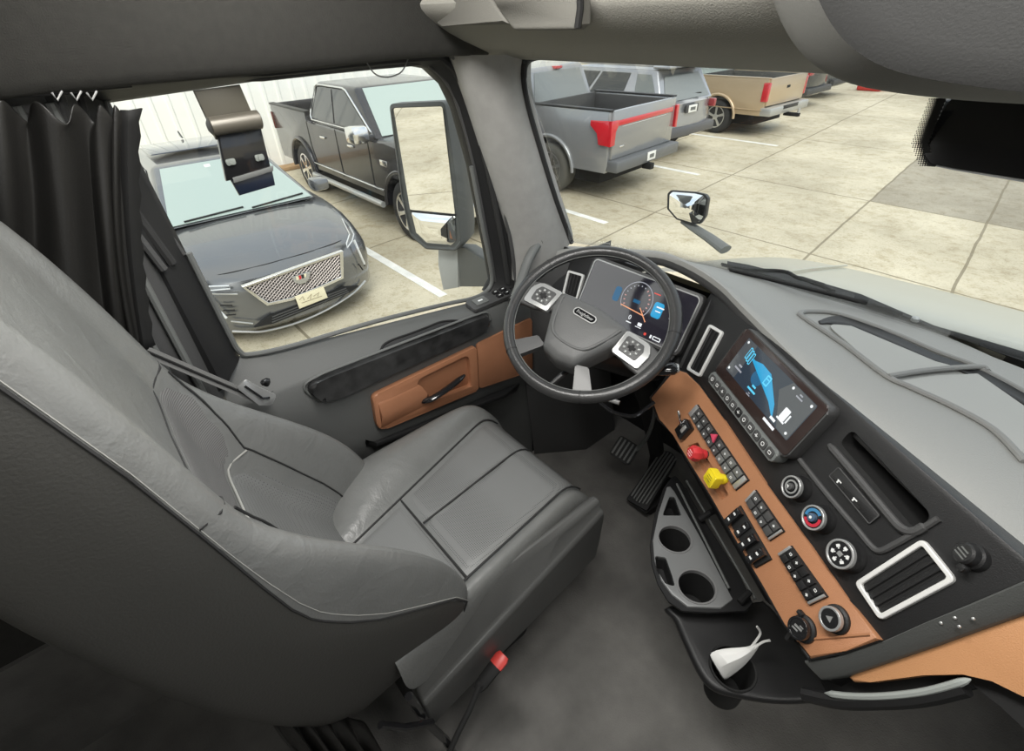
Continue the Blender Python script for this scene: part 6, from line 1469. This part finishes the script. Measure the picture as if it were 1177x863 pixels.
# bonnet shut line, wipers, permit stickers on the windshield
mb = MB(); hl = smooth([c.p(5.02-.36*abs(f)**3*.95-.03, W/2+f*W/2, .775-.055*abs(f)**4) for f in (-.8, -.6, -.3, 0, .3, .6, .8)], 4); mb.tube(hl, .004, 5); mb.build('hood_gap', 'matt_black', r)
for (u0, v0, u1, v1) in ((.12, .04, .50, .07), (.55, .03, .93, .08)):
    i = (1, 2, 6, 5); A, B, C_, D = [c.q[k] for k in i]; Q = [A.lerp(B, u).lerp(D.lerp(C_, u), v)+wn*.02 for u, v in ((u0, v0), ((u0+u1)/2, (v0+v1)/2), (u1, v1))]
    mb = MB(); mb.tube(Q, .010, 6); mb.build('wiper', 'rubber', r)
for u, v, w_, h_ in ((.42, .82, .05, .05), (.56, .77, .02, .03), (.70, .42, .04, .06)):
    i = (1, 2, 6, 5); A, B, C_, D = [c.q[k] for k in i]; Q = [A.lerp(B, a).lerp(D.lerp(C_, a), b)+wn*.0125 for a, b in ((u, v), (u+w_, v), (u+w_, v+h_), (u, v+h_))]
    mb = MB(); mb.prism(Q, wn*.001); mb.build('window_sticker', 'plate', r)
# ---- silver grey sport utility next to the grey pickup
r = thing('suv_car', 'silver grey sport utility vehicle with roof spoiler, between the grey and gold pickups', 'car', (-9, 10.4, G))
L, W = 5.05, 1.98; c = Car(r, -6.55, 9.42, -1, L, W)
prof = [(.10, .42), (.0, .55), (-.02, .72), (.04, .98), (.02, 1.08), (.12, 1.14), (3.55, 1.14), (4.5, 1.06), (4.95, .92), (5.03, .6), (4.9, .38)]
prof += [(4.5, .34)] + arch(4.12, .43, .38)[1:-1] + [(3.66, .34), (1.55, .34)] + arch(1.12, .43, .38)[1:-1] + [(.68, .36)]
c.loft(prof, 'car_body', 'p_silver', pull=.25, tpull=.16, crown=.03, zc=.9)
c.box(.4, L-.5, .25, W-.25, .3, .8, 'underbody', 'matt_black')
c.frustum((.10, 3.65), (.42, 2.75), 1.10, 1.735, .06, .24, 'cabin', 'p_silver', bev=.06)
c.pane('rear', [(.07, .06), (.93, .06), (.88, .80), (.12, .80)], 'rear_window', 'car_glass_mid'); c.pane('near', [(.03, .12), (.20, .12), (.20, .86), (.06, .86)], 'side_window', 'car_glass_mid'); c.pane('near', [(.30, .10), (.58, .10), (.58, .88), (.27, .88)], 'side_window', 'car_dark'); c.pane('near', [(.61, .10), (.92, .10), (.82, .88), (.61, .88)], 'side_window', 'car_dark'); c.pane('far', [(.05, .1), (.92, .1), (.82, .88), (.08, .88)], 'side_window', 'car_dark'); c.pane('front', [(.04, .05), (.96, .05), (.92, .95), (.08, .95)], 'windshield', 'car_glass')
c.box(.18, .55, .27, W-.27, 1.71, 1.745, 'roof_spoiler', 'p_silver', bev=.012); c.box(.22, .30, .4, W-.4, 1.69, 1.71, 'spoiler_shade', 'matt_black', bev=.004)
mb = MB(); mb.tube([c.p(.14, 1.5, 1.2), c.p(.17, 1.2, 1.215)], .014, 6); mb.build('rear_wiper', 'rubber', r)
for s_ in (.33, W-.33): mb = MB(); mb.tube([c.p(.6, s_, 1.75), c.p(2.6, s_, 1.76)], .018, 8); mb.build('roof_rail', 'silver', r)
for s0 in (.0, W-.10): c.box(.02, .22, s0, s0+.10, .90, 1.06, 'tail_light', mat('tail_wine', (.30, .03, .035), .2, coat=.6), bev=.02)
c.box(-.035, 0, .76, 1.2, .90, 1.05, 'plate_recess', 'plastic_mid'); npl = c.box(-.045, -.03, .84, 1.14, .90, 1.04, 'number_plate', 'plate'); c.box(-.047, -.045, .90, 1.08, .94, 1.0, 'plate_mark', 'plastic_grey', bev=0, par=npl)
c.box(-.06, .16, .06, W-.06, .46, .66, 'rear_bumper', mat('bumper_dark', (.09, .09, .095), .4), bev=.05)
for t in (1.12, 4.12):
    for sd, fc in ((.03, -1), (W-.03, 1)): c.wheel(t, sd, .39, .25, 5, 'tyre', 'alloy', fc)
# ---- older gold pickup
r = thing('pickup_truck', 'older gold pickup with tall narrow red tail lights and silver bumper', 'pickup truck', (-9.2, 14.2, G))
P = dict(L=5.55, W=1.96, lb=1.98, zb=1.28, tc=4.1, rw=1.20, fw=4.6, R=.385, belt=1.15, hood=1.15, H=1.78, cl=.46, rail='p_gold', spokes=5)
c = pickup(r, -6.35, 13.15, -1, P, 'p_gold'); W = 1.96
c.pane('rear', [(.08, .15), (.92, .15), (.9, .88), (.1, .88)], 'rear_window', 'car_glass'); c.pane('near', [(.06, .12), (.45, .12), (.45, .88), (.12, .88)], 'side_window', 'car_glass_mid'); c.pane('near', [(.5, .12), (.93, .12), (.78, .88), (.5, .88)], 'side_window', 'car_glass_mid'); c.pane('far', [(.06, .12), (.93, .12), (.78, .88), (.12, .88)], 'side_window', 'car_glass_mid'); c.pane('front', [(.05, .06), (.95, .06), (.92, .92), (.08, .92)], 'windshield', 'car_glass')
for s0 in (-.012, W-.10): c.box(-.05, .10, s0, s0+.112, .80, 1.20, 'tail_light', 'tail', bev=.02)
rb = c.box(-.22, .06, .0, W, .50, .68, 'rear_bumper', mat('bumper_silver', (.45, .45, .43), .35, .5), bev=.03); c.box(-.225, -.2, .6, 1.36, .60, .684, 'bumper_step', 'plastic', par=rb)
hh = c.box(-.48, -.1, .93, 1.03, .42, .50, 'tow_hitch', 'matt_black'); mb = MB(); mb.tube([c.p(-.44, .98, .48), c.p(-.44, .98, .60)], .03, 10); mb.build('tow_ball', 'silver', hh)
c.box(-.055, -.04, .9, 1.06, 1.02, 1.08, 'gate_handle', 'matt_black'); 
for t in (1.98, 3.0):
    mb = MB(); mb.tube([c.p(t+.02, -.001, 1.12), c.p(t+.02, -.003, .6)], .006, 6); mb.build('door_gap', 'matt_black', r)
mb = MB(); mb.tube([c.p(.02, -.004, .62), c.p(1.97, -.004, .62)], .012, 6); mb.build('body_line', 'p_gold', r)
# ---- vehicles farther along the row
def far_car(nm, lab, cat, x0, y0, d, paint, zb=1.0, H=1.5, L=4.8, W=1.85, tail=True, glass='car_glass_mid'):
    r = thing(nm, lab, cat, (x0-2.4*(1 if d < 0 else -1), y0+W/2, G)); c = Car(r, x0, y0, d, L, W)
    prof = [(.1, .35), (.0, .5), (.02, zb-.05), (.12, zb), (3.5, zb), (4.4, zb-.08), (4.75, zb-.25), (4.8, .5), (4.7, .3), (4.3, .3)] + arch(3.9, .38, .34)[1:-1] + [(3.5, .3), (1.45, .3)] + arch(1.05, .38, .34)[1:-1] + [(.65, .3)]
    c.loft(prof, 'car_body', paint, pull=.25, tpull=.18, crown=.03, zc=.8)
    c.frustum((.5 if H < 1.6 else .12, 3.6), (1.1 if H < 1.6 else .4, 2.7), zb-.03, H, .08, .26, 'cabin', paint)
    c.pane('rear', [(.08, .1), (.92, .1), (.88, .88), (.12, .88)], 'rear_window', glass); c.pane('near', [(.06, .1), (.48, .1), (.48, .86), (.14, .86)], 'side_window', glass); c.pane('near', [(.52, .1), (.93, .1), (.8, .86), (.52, .86)], 'side_window', glass); c.pane('front', [(.05, .05), (.95, .05), (.92, .93), (.08, .93)], 'windshield', glass); c.pane('far', [(.06, .1), (.93, .1), (.8, .86), (.14, .86)], 'side_window', glass)
    for s0 in (.03, W-.33): c.box(-.02, .14, s0, s0+.3, zb-.22, zb-.06, 'tail_light', 'tail', bev=.02)
    c.box(-.06, .1, .08, W-.08, .42, .58, 'rear_bumper', 'plastic_mid', bev=.03)
    for t in (1.05, 3.9):
        for sd, fc in ((.03, -1), (W-.03, 1)): c.wheel(t, sd, .34, .22, 5, 'tyre', 'alloy', fc)
    return c
far_car('sedan_car', 'white sedan showing above the bed of the gold pickup', 'car', -8.6, 15.55, -1, mat('paint_white', (.72, .72, .7), .25, coat=.6), H=1.5)
far_car('suv_car', 'dark grey vehicle with red tail lights right behind the gold pickup', 'car', -7.35, 17.6, -1, mat('paint_charcoal', (.06, .065, .07), .2, .3, coat=.8), zb=1.15, H=1.75)
far_car('sedan_car', 'grey sedan farthest along the row beyond the dark vehicle', 'car', -7.7, 20.3, -1, mat('paint_ash', (.16, .17, .17), .2, .3, coat=.8))
r = thing('parking_block', 'low red block on the concrete at the far end of the row', 'parking block', (-7.5, 23.5, G))
mb = MB(); mb.box((-7.5, 23.5, G+.13), (.8, .5, .26), bev=.06, seg=3); mb.build('block_body', mat('block_red', (.62, .05, .04), .5), r)
for k in (-.2, .2):
    mb = MB(); mb.box((-7.5+k, 23.5, G+.265), (.08, .44, .02), bev=.005); mb.build('block_band', mat('block_band_pale', (.7, .45, .4), .5), r)
# low building and hedge line far off, closing the lot
mb = MB(); mb.box((-20, 48, G+1.6), (60, 2, 3.2)); struct(mb.build('wall_far', 'siding', flat=True))
# ================================================================= light
w = bpy.data.worlds.new('world'); SC.world = w; w.use_nodes = True
nt = w.node_tree; bg = nt.nodes['Background']
# overcast sky: bright high cloud with a few thinner patches
tc = nt.nodes.new('ShaderNodeTexCoord'); nz = nt.nodes.new('ShaderNodeTexNoise'); nz.inputs['Scale'].default_value = 2.2; nz.inputs['Detail'].default_value = 6
rp = nt.nodes.new('ShaderNodeValToRGB'); e = rp.color_ramp.elements; e[0].position = .36; e[1].position = .62; e[0].color = (.62, .74, .88, 1); e[1].color = (1.0, .99, .96, 1)
nt.links.new(tc.outputs['Generated'], nz.inputs['Vector']); nt.links.new(nz.outputs['Fac'], rp.inputs[0]); nt.links.new(rp.outputs[0], bg.inputs['Color'])
bg.inputs['Strength'].default_value = 1.25
sl = bpy.data.lights.new('sun', 'SUN'); sl.energy = 2.0; sl.angle = math.radians(30); sl.color = (1, .96, .88)
so = bpy.data.objects.new('sun', sl); COL.objects.link(so); so.rotation_euler = (math.radians(18), math.radians(40), 0); so.location = (0, 0, 12)
# fill lamps added under the roof, out of view, to brighten the cab
def fill_lamp(x, y, e, sx, sy):
    fr = Frame((x, y, 1.978), (1, 0, 0), (0, 0, -1))
    mb = MB(); mb.plate(fr, rrect(0, 0, sx+.04, sy+.04, .03), -.002, .012, bev=.004); struct(mb.build('ceiling_lamp', 'plastic_grey'))
    l = bpy.data.lights.new('dome_lamp', 'AREA'); l.shape = 'RECTANGLE'; l.size = sx; l.size_y = sy; l.energy = e; l.color = (1, .98, .94)
    o = bpy.data.objects.new('dome_lamp', l); COL.objects.link(o); o.location = (x, y, 1.962)
fill_lamp(-.72, .30, 12, .5, .25)
fill_lamp(-.10, .35, 10, .5, .25)
fill_lamp(.2, -.6, 5, .4, .4)
SC.view_settings.view_transform = 'Standard'; SC.view_settings.look = 'None'; SC.view_settings.gamma = 1.0
SC.view_settings.use_curve_mapping = False; SC.view_settings.exposure = 0.15
